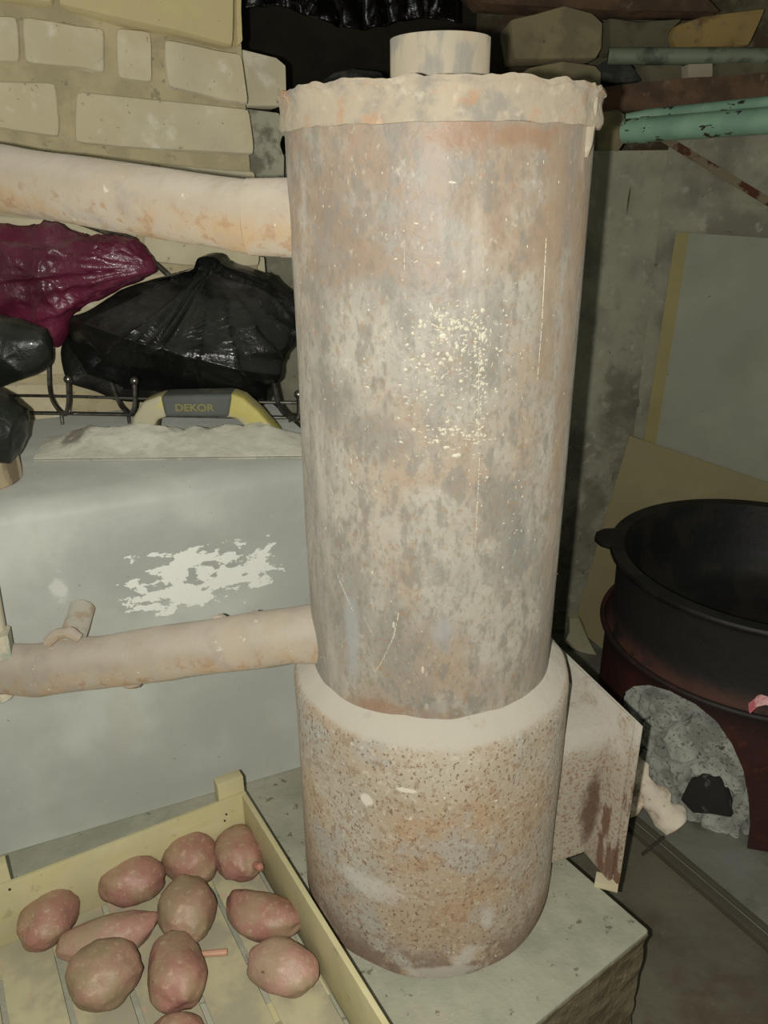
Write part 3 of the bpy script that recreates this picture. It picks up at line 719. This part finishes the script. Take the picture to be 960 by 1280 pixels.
WC, DC = .72, .60
mesh_obj('end_board', cb(0, WC, 0, .007, CZ+.012, CTZ), M_cr, crate, bevel=.001)
mesh_obj('side_board', cb(0, .008, .007, DC, CZ+.012, CTZ), M_cr, crate, bevel=.001)
mesh_obj('side_board', cb(WC-.008, WC, .007, DC, CZ+.012, CTZ), M_cr, crate, bevel=.001)
mesh_obj('end_board', cb(0, WC, DC, DC+.007, CZ+.012, CTZ), M_cr, crate, bevel=.001)
pu = (O-atZ(29, 1060, CTZ+.02)).length
for u_ in (.0, .355, WC-.04):
    mesh_obj('corner_post', cb(u_, u_+.044, -.020, -.0005, CZ, CTZ+.030), M_cr, crate, bevel=.002)
    mesh_obj('corner_post', cb(u_, u_+.044, DC+.0075, DC+.027, CZ, CTZ+.030), M_cr, crate, bevel=.002)
for v_ in (.02, .28, .54): mesh_obj('batten', cb(.009, WC-.009, v_, v_+.03, CZ, CZ+.010), M_cr, crate)
nsl = 9; sw = (WC-.02)/nsl
for k in range(nsl):
    zz = CZ+.0105+.001*(k % 2)
    mesh_obj('slat', cb(.010+k*sw+.004, .010+(k+1)*sw-.004, .008, DC-.002, zz, zz+.005), M_sl, crate, bevel=.001)
for (x, y) in ((283, 1018), (281, 1026), (12, 1112)):
    q = on_plane(x, y, O+cy_*.0075, cy_)
    mesh_obj('nail', tube([q-cy_*.001, q+cy_*.0008], .0016, 8), M_dark, crate)

# ------------------------------------------------------------------ potatoes
def potmat(name, a, b, c): return material(name, a, [
    dict(col=b, scale=9, lo=.42, hi=.62, amt=.8), dict(col=c, scale=16, lo=.46, hi=.62, amt=.8),
    dict(col=(96, 66, 50), scale=70, lo=.68, hi=.71), dict(col=(184, 164, 136), scale=120, lo=.54, hi=.68, amt=.45)], rgh=.5, spec=.4, bump=((30, .35, 4), (140, .35, 4)))
M_p = [potmat('red_potato_skin', (160, 114, 102), (136, 102, 86), (150, 128, 102)),
       potmat('dusty_potato_skin', (158, 128, 108), (146, 108, 94), (140, 124, 96)),
       potmat('smooth_potato_skin', (172, 134, 120), (158, 114, 102), (154, 136, 110))]
ST = CZ+.017
pots = [  # long-axis end points, width px, material, label, bend
    ((38, 1188), (84, 1112), 62, 0, 'oval red potato at the left side of the crate, apart from the others', 0),
    ((119, 1106), (209, 1098), 60, 0, 'plump red potato lying level by the middle of the far board', 0),
    ((216, 1045), (258, 1102), 62, 0, 'rounded red potato touching the far board, left of the darker one in the corner', 0),
    ((292, 1040), (306, 1100), 58, 0, 'small dark red potato with a pink sprout, nearest the crate corner', 0),
    ((230, 1104), (238, 1180), 68, 1, 'dusty brown round potato in the middle of the heap', 0),
    ((280, 1128), (379, 1158), 54, 0, 'kidney-shaped red potato beside the right board', .010),
    ((312, 1192), (396, 1228), 62, 2, 'smooth pale pink potato nearest the right board, below the kidney-shaped one', 0),
    ((212, 1172), (230, 1264), 68, 0, 'pear-shaped red potato at the front, right of the largest one', 0),
    ((82, 1242), (178, 1206), 80, 1, 'largest potato, dusty and broad, at the front left of the heap', 0),
    ((70, 1190), (198, 1152), 54, 2, 'long pale potato half hidden behind the largest one', .006),
    ((182, 1296), (258, 1290), 52, 0, 'red potato cut off by the lower edge of the photo', 0)]
for i, (pa, pb, wpx, mi, lab, bend) in enumerate(pots):
    zz = ST+.028
    A_, B_ = atZ(*pa, zz), atZ(*pb, zz)
    mid = (A_+B_)/2; ax = (B_-A_)/2; L = ax.length*.97; axn = ax.normalized(); pn = Vector((-axn.y, axn.x, 0))
    Zc = (mid-CAMP).dot(f0); wr_ = wpx/2/F*Zc*1.06
    hh = wr_*.86; vs, fs = [], []
    c = Vector((mid.x, mid.y, ST+hh*.98)); NS, NR = 40, 26
    eyes = [Vector((random.uniform(-1, 1), random.uniform(-1, 1), random.uniform(-.2, 1))).normalized() for _ in range(7)]
    for j in range(NR+1):
        th = math.pi*j/NR
        for k in range(NS):
            ph = 2*math.pi*k/NS
            d = Vector((math.cos(th), math.sin(th)*math.cos(ph), math.sin(th)*math.sin(ph)))
            s = 1+.11*noise.noise(d*1.6+Vector((i*3.1, 0, 0)))+.04*noise.noise(d*4+Vector((0, i*2.2, 0)))
            for e in eyes:
                q = (d-e).length
                if q < .2: s -= .035*(1-q/.2)**2
            tp = 1+(.14*d.x if i in (7, 2) else 0)
            p = c+axn*(d.x*L*s)+pn*(d.y*wr_*s*tp+bend*1.6*(d.x*d.x-.4))+U*(d.z*hh*s*tp)
            p.z = max(p.z, ST+.0005)
            vs.append(p)
    for j in range(NR):
        for k in range(NS): fs.append([j*NS+k, j*NS+(k+1) % NS, (j+1)*NS+(k+1) % NS, (j+1)*NS+k])
    po = mesh_obj('potato', (vs, fs), M_p[mi], smooth=180); tag(po, lab, 'potato', 'potatoes in the crate')
    if i == 3:
        sprt = atZ(327, 1087, ST+.05)
        mesh_obj('sprout', tube([c+(sprt-c)*.75, c+(sprt-c)*.92+U*.002, sprt], [.006, .006, .004], 10, amp=.002, sc=80), material('pink_sprout', (170, 118, 102), rgh=.5), po)
tw0, tw1 = atZ(244, 1193, ST+.006), atZ(284, 1190, ST+.006)
tag(mesh_obj('twig', tube(lerp_pts([tw0, tw1], 4), .0045, 10, amp=.001), material('orange_twig', (196, 150, 124), rgh=.5)), 'short pale orange twig on the slats between the potatoes', 'twig')

# ------------------------------------------------------------------ cauldron and its stand
KR = .352; KC = atD(960, 712, 1.557); KZ = EYE-.787
kc = Vector((KC.x, 1.557, 0))
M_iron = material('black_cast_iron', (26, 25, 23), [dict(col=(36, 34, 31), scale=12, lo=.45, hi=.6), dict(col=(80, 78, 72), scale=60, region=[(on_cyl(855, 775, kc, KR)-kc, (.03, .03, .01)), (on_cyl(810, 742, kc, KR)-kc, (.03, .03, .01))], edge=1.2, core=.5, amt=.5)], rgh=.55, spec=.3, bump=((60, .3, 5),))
kz = thing('cauldron', 'wide black cast-iron cauldron sitting in the dark red stand', 'cauldron', (kc.x, kc.y, KZ-.26))
ORG[kz.name] = Vector((kc.x, kc.y, KZ-.26))
kp = [(.002, -.262), (.10, -.255), (.19, -.225), (.262, -.185), (.296, -.125), (.312, -.06), (.318, -.018), (KR-.002, -.008), (KR, .0), (KR-.003, .006), (.318, .004), (.302, -.06), (.284, -.118), (.252, -.170), (.185, -.212), (.10, -.242), (.002, -.25)]
kk = []
for (a, b), (a2, b2) in zip(kp, kp[1:]):
    for q in range(3): kk.append((a+(a2-a)*q/3, b+(b2-b)*q/3))
kk.append(kp[-1])
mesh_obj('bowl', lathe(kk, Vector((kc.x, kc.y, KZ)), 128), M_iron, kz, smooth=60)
for ang in (math.atan2(atD(786, 652, 1.6).y+.06-kc.y, atD(786, 652, 1.68).x-kc.x), 0.6):
    d = Vector((math.cos(ang), math.sin(ang), 0)); t = Vector((-d.y, d.x, 0)); b = Vector((kc.x, kc.y, KZ))
    pts = [b+d*(KR-.012)-t*.055, b+d*(KR+.018)-t*.042, b+d*(KR+.034)-t*.016, b+d*(KR+.034)+t*.016, b+d*(KR+.018)+t*.042, b+d*(KR-.012)+t*.055]
    mesh_obj('lug', prism([p-U*.006 for p in pts], U*.013), M_iron, kz, bevel=.004)
M_red = material('dark_red_scorched_steel', (82, 40, 35), [dict(col=(58, 32, 28), scale=6, lo=.42, hi=.62, amt=.9), dict(col=(40, 34, 30), scale=9, z=(.26, .38), lo=.3, hi=.5), dict(col=(96, 52, 44), scale=60, lo=.6, hi=.7, amt=.5)], rgh=.6, bump=((30, .4, 5),))
std = thing('cauldron_stand', 'dark red round steel hearth stand with arched opening, under the black cauldron', 'stand', kc)
RS = .338; SH = EYE-.975
# opening of the stand: sampled as angle -> top height
def acyl(px, py):
    p = on_cyl(px, py, kc, RS)-kc; return math.atan2(p.y, p.x) % (2*math.pi), p.z
op = sorted([acyl(*q) for q in ((768, 905), (776, 868), (790, 858), (812, 856), (840, 862), (870, 878), (896, 902), (915, 930), (929, 962), (936, 1000), (938, 1040))])
ea = op[-1][0]
angA, angB = op[0][0], op[-1][0]
def optop(a):
    if a < angA or a > angB: return 0
    for (a1, z1), (a2, z2) in zip(op, op[1:]):
        if a1 <= a <= a2: return z1+(z2-z1)*(a-a1)/max(1e-6, a2-a1)
    return 0
def shell(r0_, r1_):
    NA, NZ = 420, 16; V, Fq = [], []
    for rr in (r0_, r1_):
        for i in range(NA):
            a = 2*math.pi*i/NA; zt_ = optop(a)
            for j in range(NZ+1):
                z = zt_+(SH-zt_)*j/NZ
                flare = .014*max(0, (z-SH+.05)/.05)**2
                V.append(Vector((kc.x+(rr+flare)*math.cos(a), kc.y+(rr+flare)*math.sin(a), z)))
    W = NZ+1; H = NA*W
    for i in range(NA):
        i2 = (i+1) % NA
        for j in range(NZ):
            Fq.append([i*W+j, i2*W+j, i2*W+j+1, i*W+j+1]); Fq.append([H+i*W+j, H+i*W+j+1, H+i2*W+j+1, H+i2*W+j])
        Fq.append([i*W, H+i*W, H+i2*W, i2*W]); Fq.append([i*W+NZ, i2*W+NZ, H+i2*W+NZ, H+i*W+NZ])
    return V, Fq
mesh_obj('shell', shell(RS, RS-.006), M_red, std, smooth=50)
M_sooty = material('sooty_stand_band', (40, 36, 33), [dict(col=(36, 33, 30), scale=8, lo=.4, hi=.6), dict(col=(86, 56, 46), scale=14, z=(SH+.05, SH), lo=.3, hi=.5)], rgh=.7, bump=((30, .4, 5),))
mesh_obj('sooty_band', lathe([(RS+.004, SH-.01), (RS-.006, SH+.02), (RS-.010, SH+.06), (RS-.008, KZ-.030), (RS-.004, KZ-.016), (RS-.012, KZ-.016), (RS-.016, KZ-.03), (RS-.018, SH+.06), (RS-.014, SH+.02), (RS-.006, SH-.01)], kc, 128, closed=True), M_sooty, std, smooth=60)
mesh_obj('top_flange', lathe([(RS+.010+.007*math.cos(t_), SH+.007*math.sin(t_)) for t_ in [2*math.pi*k/10 for k in range(10)]], kc, 128, closed=True), M_red, std, smooth=60)
# ash and broken lime filling the hearth
M_ash = material('pale_grey_ash_crust', (184, 186, 176), [
    dict(col=(128, 128, 120), scale=14, lo=.44, hi=.6, amt=.8), dict(col=(196, 196, 184), scale=30, lo=.56, hi=.68, amt=.6),
    dict(col=(84, 82, 74), scale=110, lo=.56, hi=.62, amt=.7), dict(col=(48, 45, 40), scale=34, lo=.64, hi=.68, amt=.8)], rgh=.95, bump=((30, 1, 6), (90, .8, 5)))
V, Fq = [], []; NA, NZ = 240, 130; HA = min(.274, max(q[1] for q in op)+.02)
for j in range(NZ+1):
    for i in range(NA+1):
        a = angA-.05+(angB-angA+.10)*i/NA; z = HA*j/NZ
        p = Vector((math.cos(a)*.31, math.sin(a)*.31, z))
        pw = p+Vector((nz(p, 14, 1), nz(p, 14, 2), nz(p, 14, 4)))*.03; cell = noise.voronoi(pw*8.5)[0]; cr = min(1, (cell[1]-cell[0])*9)
        rr = .316-.030*(1-cr)**2+.016*nz(p, 8, 3)+.007*nz(p, 45, 5)+.004*nz(p, 90, 6)
        dk = on_cyl(885, 998, kc, .32)-kc
        if (Vector((p.x, p.y, p.z))-Vector((dk.x, dk.y, dk.z))).length < .05: rr -= .03
        V.append(Vector((kc.x+rr*math.cos(a), kc.y+rr*math.sin(a), z)))
for j in range(NZ):
    for i in range(NA): Fq.append([j*(NA+1)+i, j*(NA+1)+i+1, (j+1)*(NA+1)+i+1, (j+1)*(NA+1)+i])
n_ = len(V); loop = [i for i in range(NA+1)]+[j*(NA+1)+NA for j in range(1, NZ+1)]+[NZ*(NA+1)+i for i in range(NA-1, -1, -1)]+[j*(NA+1) for j in range(NZ-1, 0, -1)]
for i in loop: V.append(Vector((kc.x+(V[i].x-kc.x)*.4, kc.y+(V[i].y-kc.y)*.4, V[i].z)))
for k in range(len(loop)): Fq.append([loop[k], n_+k, n_+(k+1) % len(loop), loop[(k+1) % len(loop)]])
Fq.append([n_+k for k in range(len(loop))])
ash = mesh_obj('ash_fill', (V, Fq), M_ash, origin=kc, smooth=30); tag(ash, 'cracked pale grey ash and lime filling the red stand, seen in its arched opening', 'ash', kind='stuff')
# charred lump in the ash
lp = [on_cyl(x, y, kc, .326) for x, y in ((850, 1000), (860, 980), (876, 969), (896, 974), (903, 984), (908, 1008), (914, 1024), (890, 1018), (866, 1016))]
cdir = Vector((kc.x, kc.y, 0))-Vector((lp[0].x, lp[0].y, 0)); cdir.normalize()
lump = rough(grid_sub(prism(lp, cdir*.03), 0), .006, 30, 3)
tag(mesh_obj('charred_lump', lump, material('char', (46, 42, 38), [dict(col=(88, 84, 76), scale=30, lo=.58, hi=.65)], rgh=.9, bump=((40, .9, 5),)), smooth=30, bevel=.004), 'dark charred lump lodged in the pale ash of the stand', 'charred lump')
# flat dark plate under the ash (hearth lip)
# caked white pipe lying before the stand
M_wt = material('limescaled_fitting', (244, 232, 212), [dict(col=(196, 178, 152), scale=20, lo=.5, hi=.64), dict(col=(158, 130, 98), scale=70, lo=.62, hi=.68, amt=.7)], rgh=.85, bump=((30, .7, 5),))
wa, wb = atZ(776, 945, .13), atZ(846, 1034, .036)
pg = thing('old_pipe_fitting', 'whitish scaled pipe fitting lying on the floor before the cauldron stand', 'pipe fitting', (wb.x, wb.y, 0))
dz = Vector((0, 0, 0))
pgp = lerp_pts([wa, wb], 22)
rad = [.024, .026, .027, .033, .037, .038, .036, .029, .025, .026, .027, .028, .033, .038, .037, .034, .029, .028, .031, .034, .035, .033, .030]
mesh_obj('body', tube(pgp, rad, 32, amp=.013, sc=34), M_wt, pg, smooth=60)
wdv = (wb-wa).normalized()
mesh_obj('open_end', lathe([(.020, 0), (.020, .002), (.0001, .002)], Vector((0, 0, 0)), 20)[0:2] and tube([wb, wb+wdv*.003], .019, 20), material('stained_bore', (176, 146, 106)), pg)
q0 = atZ(808, 990, .08); q1 = atZ(782, 1016, .05)
mesh_obj('side_branch', tube(lerp_pts([q0, q1], 6), [.020, .018, .018, .017, .018, .018, .016], 16, amp=.006, sc=50), M_wt, pg)
tag(mesh_obj('twig', tube([atZ(803, 1068, .012), atZ(830, 1046, .02)], .0035, 8), M_rod_shadow), 'thin dark twig on the floor seam beside the whitish pipe fitting', 'twig')

# pink scrap on the stand's right
sc_ = atD(956, 878, 1.155)
tag(mesh_obj('cloth_scrap', rough(grid_sub(boxv(sc_, Vector((.022, 0, .006)), Vector((0, .008, 0)), Vector((0, 0, .009))), 3), .012, 40, 3), material('pink_cloth', (200, 110, 120), [dict(col=(226, 180, 180), scale=30, lo=.5, hi=.6)], rgh=.9), bevel=.002), 'small pink rag hanging on the side of the cauldron stand at the right edge', 'rag')

# ------------------------------------------------------------------ boards leaning on the right wall
def lean_plane(o_top, z_top, o_bot):
    # vertical-ish plane parallel to the right wall: offset o_bot at floor, o_top at z_top
    a = C0+wn*o_bot; b = C0+wn*o_top+U*z_top
    v = (b-a).normalized(); n = v.cross(wr).normalized()
    return a, n
M_gyp = material('grey_plasterboard', (160, 161, 143), [dict(col=(152, 153, 137), scale=5, lo=.45, hi=.6), dict(col=(96, 94, 82), scale=60, lo=.715, hi=.73)], rgh=.85, bump=((120, .15, 3),))
M_tape = material('yellow_edge_tape', (152, 140, 92), rgh=.7)
M_hb = material('yellow_fibreboard', (154, 144, 106), [dict(col=(144, 134, 98), scale=8, lo=.45, hi=.6)], rgh=.75, bump=((150, .15, 3),))
pA, nA = lean_plane(.03, 1.25, .055)
def pp(px, py): return on_plane(px, py, pA, nA)
if nA.y > 0: nA = -nA
tl, tr, ml = pp(845, 290), pp(1090, 306), pp(806, 545)
dn = (ml-tl).normalized(); dn = dn*((tl.z-.0)/(-dn.z))
gb = thing('plasterboard_sheet', 'grey-green plasterboard sheet with yellow taped edge leaning on the right wall', 'board', (ml.x, ml.y, 0))
ORG[gb.name] = Vector((ml.x, ml.y, 0))
mesh_obj('sheet', prism([tl, tr, tr+dn, tl+dn], -nA*.015), M_gyp, gb, bevel=.001)
tw = (tr-tl).normalized()*.032
mesh_obj('edge_tape', prism([tl+nA*.001, tl+tw+nA*.001, tl+tw+dn*.98+nA*.001, tl+dn*.98+nA*.001], -nA*.0008), M_tape, gb)
pA2, nA2 = lean_plane(.06, .9, .10)
if nA2.y > 0: nA2 = -nA2
P2 = [on_plane(x, y, pA2, nA2) for x, y in ((787, 545), (1010, 621), (960, 900), (755, 848), (717, 782))]
P2 = [Vector((p.x, p.y, max(p.z, .002))) for p in P2]
fb = prism(P2, -nA2*.010)
tag(mesh_obj('fibreboard_sheet', fb, M_hb, bevel=.001), 'plain yellow-brown fibreboard sheet tilted between plasterboard and cauldron', 'board')
# crumpled clear film at the foot of the boards
fm = [on_plane(x, y, pA2+nA2*.02, nA2) for x, y in ((712, 770), (722, 768), (735, 795), (750, 822), (740, 830), (724, 812), (706, 800))]
fmv = rough(grid_sub(prism(fm, Vector((0, -.02, 0))), 1), .012, 30, 4)
tag(mesh_obj('plastic_film', fmv, material('milky_film', (176, 170, 140), rgh=.2, spec=.7), smooth=30), 'crumpled milky plastic film at the foot of the fibreboard sheet', 'plastic film')

# ------------------------------------------------------------------ pipes, beam and masonry at upper right
M_green = material('chipped_turquoise_paint', (142, 178, 154), [dict(col=(118, 152, 132), scale=8, lo=.45, hi=.6, amt=.7), dict(col=(56, 52, 40), scale=22, lo=.61, hi=.63, stretch=(1, 1, 2)), dict(col=(160, 184, 162), scale=30, lo=.6, hi=.7, amt=.4)], rgh=.45, bump=((40, .3, 4),))
M_dull = material('dull_green_pipe_paint', (126, 136, 116), [dict(col=(84, 90, 76), scale=14, lo=.45, hi=.6)], rgh=.6)
g0, g1 = atD(781, 164, 1.98), atD(1010, 147, 1.72)
gp = mesh_obj('green_pipe', tube(lerp_pts([g0, g1], 10), .026, 28), M_green); tag(gp, 'thick turquoise painted pipe with chipped paint at the upper right, lower of the two', 'pipe')
mesh_obj('collar', tube([g0.lerp(g1, .10), g0.lerp(g1, .135)], .028, 28), M_green, gp)
tag(mesh_obj('green_pipe', tube(lerp_pts([atD(783, 150, 2.02), atD(812, 144, 2.0), atD(1010, 124, 1.76)], 6), .014, 20), M_green), 'thin turquoise pipe running directly above the thick turquoise one', 'pipe')
tag(mesh_obj('grey_pipe', tube(lerp_pts([atD(760, 70, 2.20), atD(1020, 71, 2.12)], 6), .019, 20), M_dull), 'dull grey-green pipe running level near the top right, above the rusty beam', 'pipe')
M_rb = material('rust_brown_beam', (112, 86, 64), [dict(col=(80, 64, 50), scale=14, lo=.42, hi=.6), dict(col=(120, 104, 84), scale=40, lo=.6, hi=.68, amt=.7)], rgh=.9, bump=((30, .6, 5),))
bmp = [atD(752, 108, 2.13), atD(1010, 86, 2.02), atD(1010, 122, 2.02), atD(752, 141, 2.13)]
tag(mesh_obj('rusty_beam', rough(grid_sub(prism(bmp, (0, .30, 0)), 6), .006, 20), M_rb, bevel=.002), 'rust-brown beam between the grey-green pipe and the turquoise pipes', 'beam')
M_rr = material('rusty_angle_iron', (134, 122, 98), [dict(col=(84, 48, 32), scale=22, lo=.48, hi=.56)], rgh=.9)
ra0 = on_plane(828, 172, C0+wn*.022, wn); ra1 = on_plane(1000, 276, C0+wn*.022, wn)
dd = (ra1-ra0).normalized(); pn_ = dd.cross(wn).normalized()
tag(mesh_obj('rusty_bar', grid_sub(boxv((ra0+ra1)/2, (ra1-ra0)/2, pn_*.009, wn*.006), 2), M_rr, bevel=.002), 'rusty bar slanting down the right wall below the turquoise pipes', 'bar')
# masonry pieces
def stone(px, D, dep, mt, label, cat='brick', name='brick', group=None, amp=.008, seed=0, bev=.010):
    o = mesh_obj(name, rough(prism([atD(x, y, D) for x, y in px], (0, dep, 0)), amp, 12, seed), mt, bevel=bev, smooth=40)
    tag(o, label, cat, group); return o
M_bd = material('dim_cream_brick', (150, 138, 104), [dict(col=(126, 116, 90), scale=12, lo=.45, hi=.6), dict(col=(96, 88, 70), scale=60, lo=.64, hi=.7)], rgh=.95, bump=((30, .6, 5),))
M_st = material('ochre_stone', (168, 142, 88), [dict(col=(120, 92, 64), scale=9, lo=.5, hi=.62), dict(col=(140, 128, 96), scale=30, lo=.55, hi=.65)], rgh=.9, bump=((20, .7, 5),))
M_dk = material('dark_slate_stone', (48, 50, 46), [dict(col=(72, 72, 64), scale=20, lo=.5, hi=.6)], rgh=.85, bump=((30, .7, 5),))
M_ol = material('olive_stone', (112, 106, 84), [dict(col=(86, 78, 60), scale=9, lo=.45, hi=.6)], rgh=.95, bump=((20, .8, 5),))
stone([(637, 26), (668, 16), (704, 7), (740, 14), (754, 26), (752, 60), (745, 74), (642, 74)], 2.16, .16, M_bd, 'cream brick above and right of the boiler lid, topmost of its stack')
stone([(645, 97), (662, 84), (704, 77), (744, 82), (752, 90), (752, 112), (745, 135), (640, 135)], 2.15, .16, M_bd, 'cream brick second in the stack, just over the boiler lid at its right')
stone([(640, 140), (744, 140), (744, 194), (640, 196)], 2.16, .16, M_bd, 'lowest cream brick of the stack, mostly hidden by the boiler lid')
stone([(747, 142), (772, 137), (781, 144), (781, 180), (774, 192), (745, 192)], 2.11, .14, M_bd, 'cream brick at the blunt left end of the turquoise pipes', seed=5)
stone([(846, 32), (880, 20), (958, 10), (950, 30), (936, 60), (845, 62), (838, 48)], 2.24, .15, M_st, 'angular ochre stone above the dull grey-green pipe', 'stone', 'stone')
stone([(752, 80), (778, 73), (788, 78), (806, 101), (770, 104), (753, 104)], 2.2, .10, M_dk, 'small dark slate stone behind the rusty beam beside the brick stack', 'stone', 'stone')
stone([(860, 80), (891, 79), (891, 96), (860, 97)], 2.12, .05, material('pale_tile', (172, 160, 140)), 'small pale tile fragment on the rusty beam', 'tile', 'tile', bev=.003, amp=.002)
stone([(762, 20), (800, 26), (856, 22), (836, 40), (838, 62), (786, 62), (762, 64)], 2.26, .12, M_ol, 'olive-grey stone left of the angular ochre stone', 'stone', 'stone')
stone([(806, 80), (856, 80), (856, 104), (812, 107)], 2.16, .10, M_ol, 'olive stone between the dark slate stone and the pale tile', 'stone', 'stone')
stone([(898, 78), (1000, 76), (1000, 94), (898, 100)], 2.13, .14, M_ol, 'olive stone right of the pale tile on the rusty beam', 'stone', 'stone')
stone([(388, 192), (390, 108), (415, 90), (440, 84), (478, 88), (486, 120), (486, 192)], 2.15, .12, M_dk, 'dark stone peeping over the boiler lid at left of the flue', 'stone', 'stone', seed=9)
tim = [atD(565, -30, 2.30), atD(870, -20, 2.22), atD(900, 14, 2.22), (atD(760, 14, 2.25)), atD(600, 4, 2.30)]
tag(mesh_obj('timber_beam', rough(prism(tim, (0, .12, 0)), .006, 20), M_rb, bevel=.004), 'dark brown timber across the very top right of the photo', 'beam')
# crumpled black sheet hanging in the dark
V, Fq = [], []; NX, NY = 110, 26
a0_, a1_ = atD(285, -60, 2.35), atD(576, -60, 2.45); zb0, zb1 = atD(285, 14, 2.35).z, atD(576, 34, 2.45).z
for j in range(NY+1):
    for i in range(NX+1):
        u = i/NX; v = j/NY; x = a0_.x+(a1_.x-a0_.x)*u
        z = a0_.z+(zb0+(zb1-zb0)*u+.02*math.sin(u*9)-a0_.z)*v
        y = 2.35+.1*u+.035*(1-abs(noise.noise(Vector((x*14, z*5, 1)))))**3+.012*noise.noise(Vector((x*50, z*22, 4)))
        V.append(Vector((x, y, z)))
for j in range(NY):
    for i in range(NX): Fq.append([j*(NX+1)+i, j*(NX+1)+i+1, (j+1)*(NX+1)+i+1, (j+1)*(NX+1)+i])
hs = mesh_obj('black_sheet', (V, Fq), material('black_glossy_film', (18, 15, 14), rgh=.22, spec=.5, coat=.2, bump=((60, .8, 5),)), smooth=60)
md = hs.modifiers.new('thickness', 'SOLIDIFY'); md.thickness = .002
tag(hs, 'crinkled black plastic sheet hanging in the dark behind the boiler at the top', 'plastic sheet')

# ------------------------------------------------------------------ to metres
for o in list(COL.objects):
    if o.parent is None and o.type in {'MESH', 'EMPTY'}:
        o.location = o.location*K; o.scale = (K, K, K)
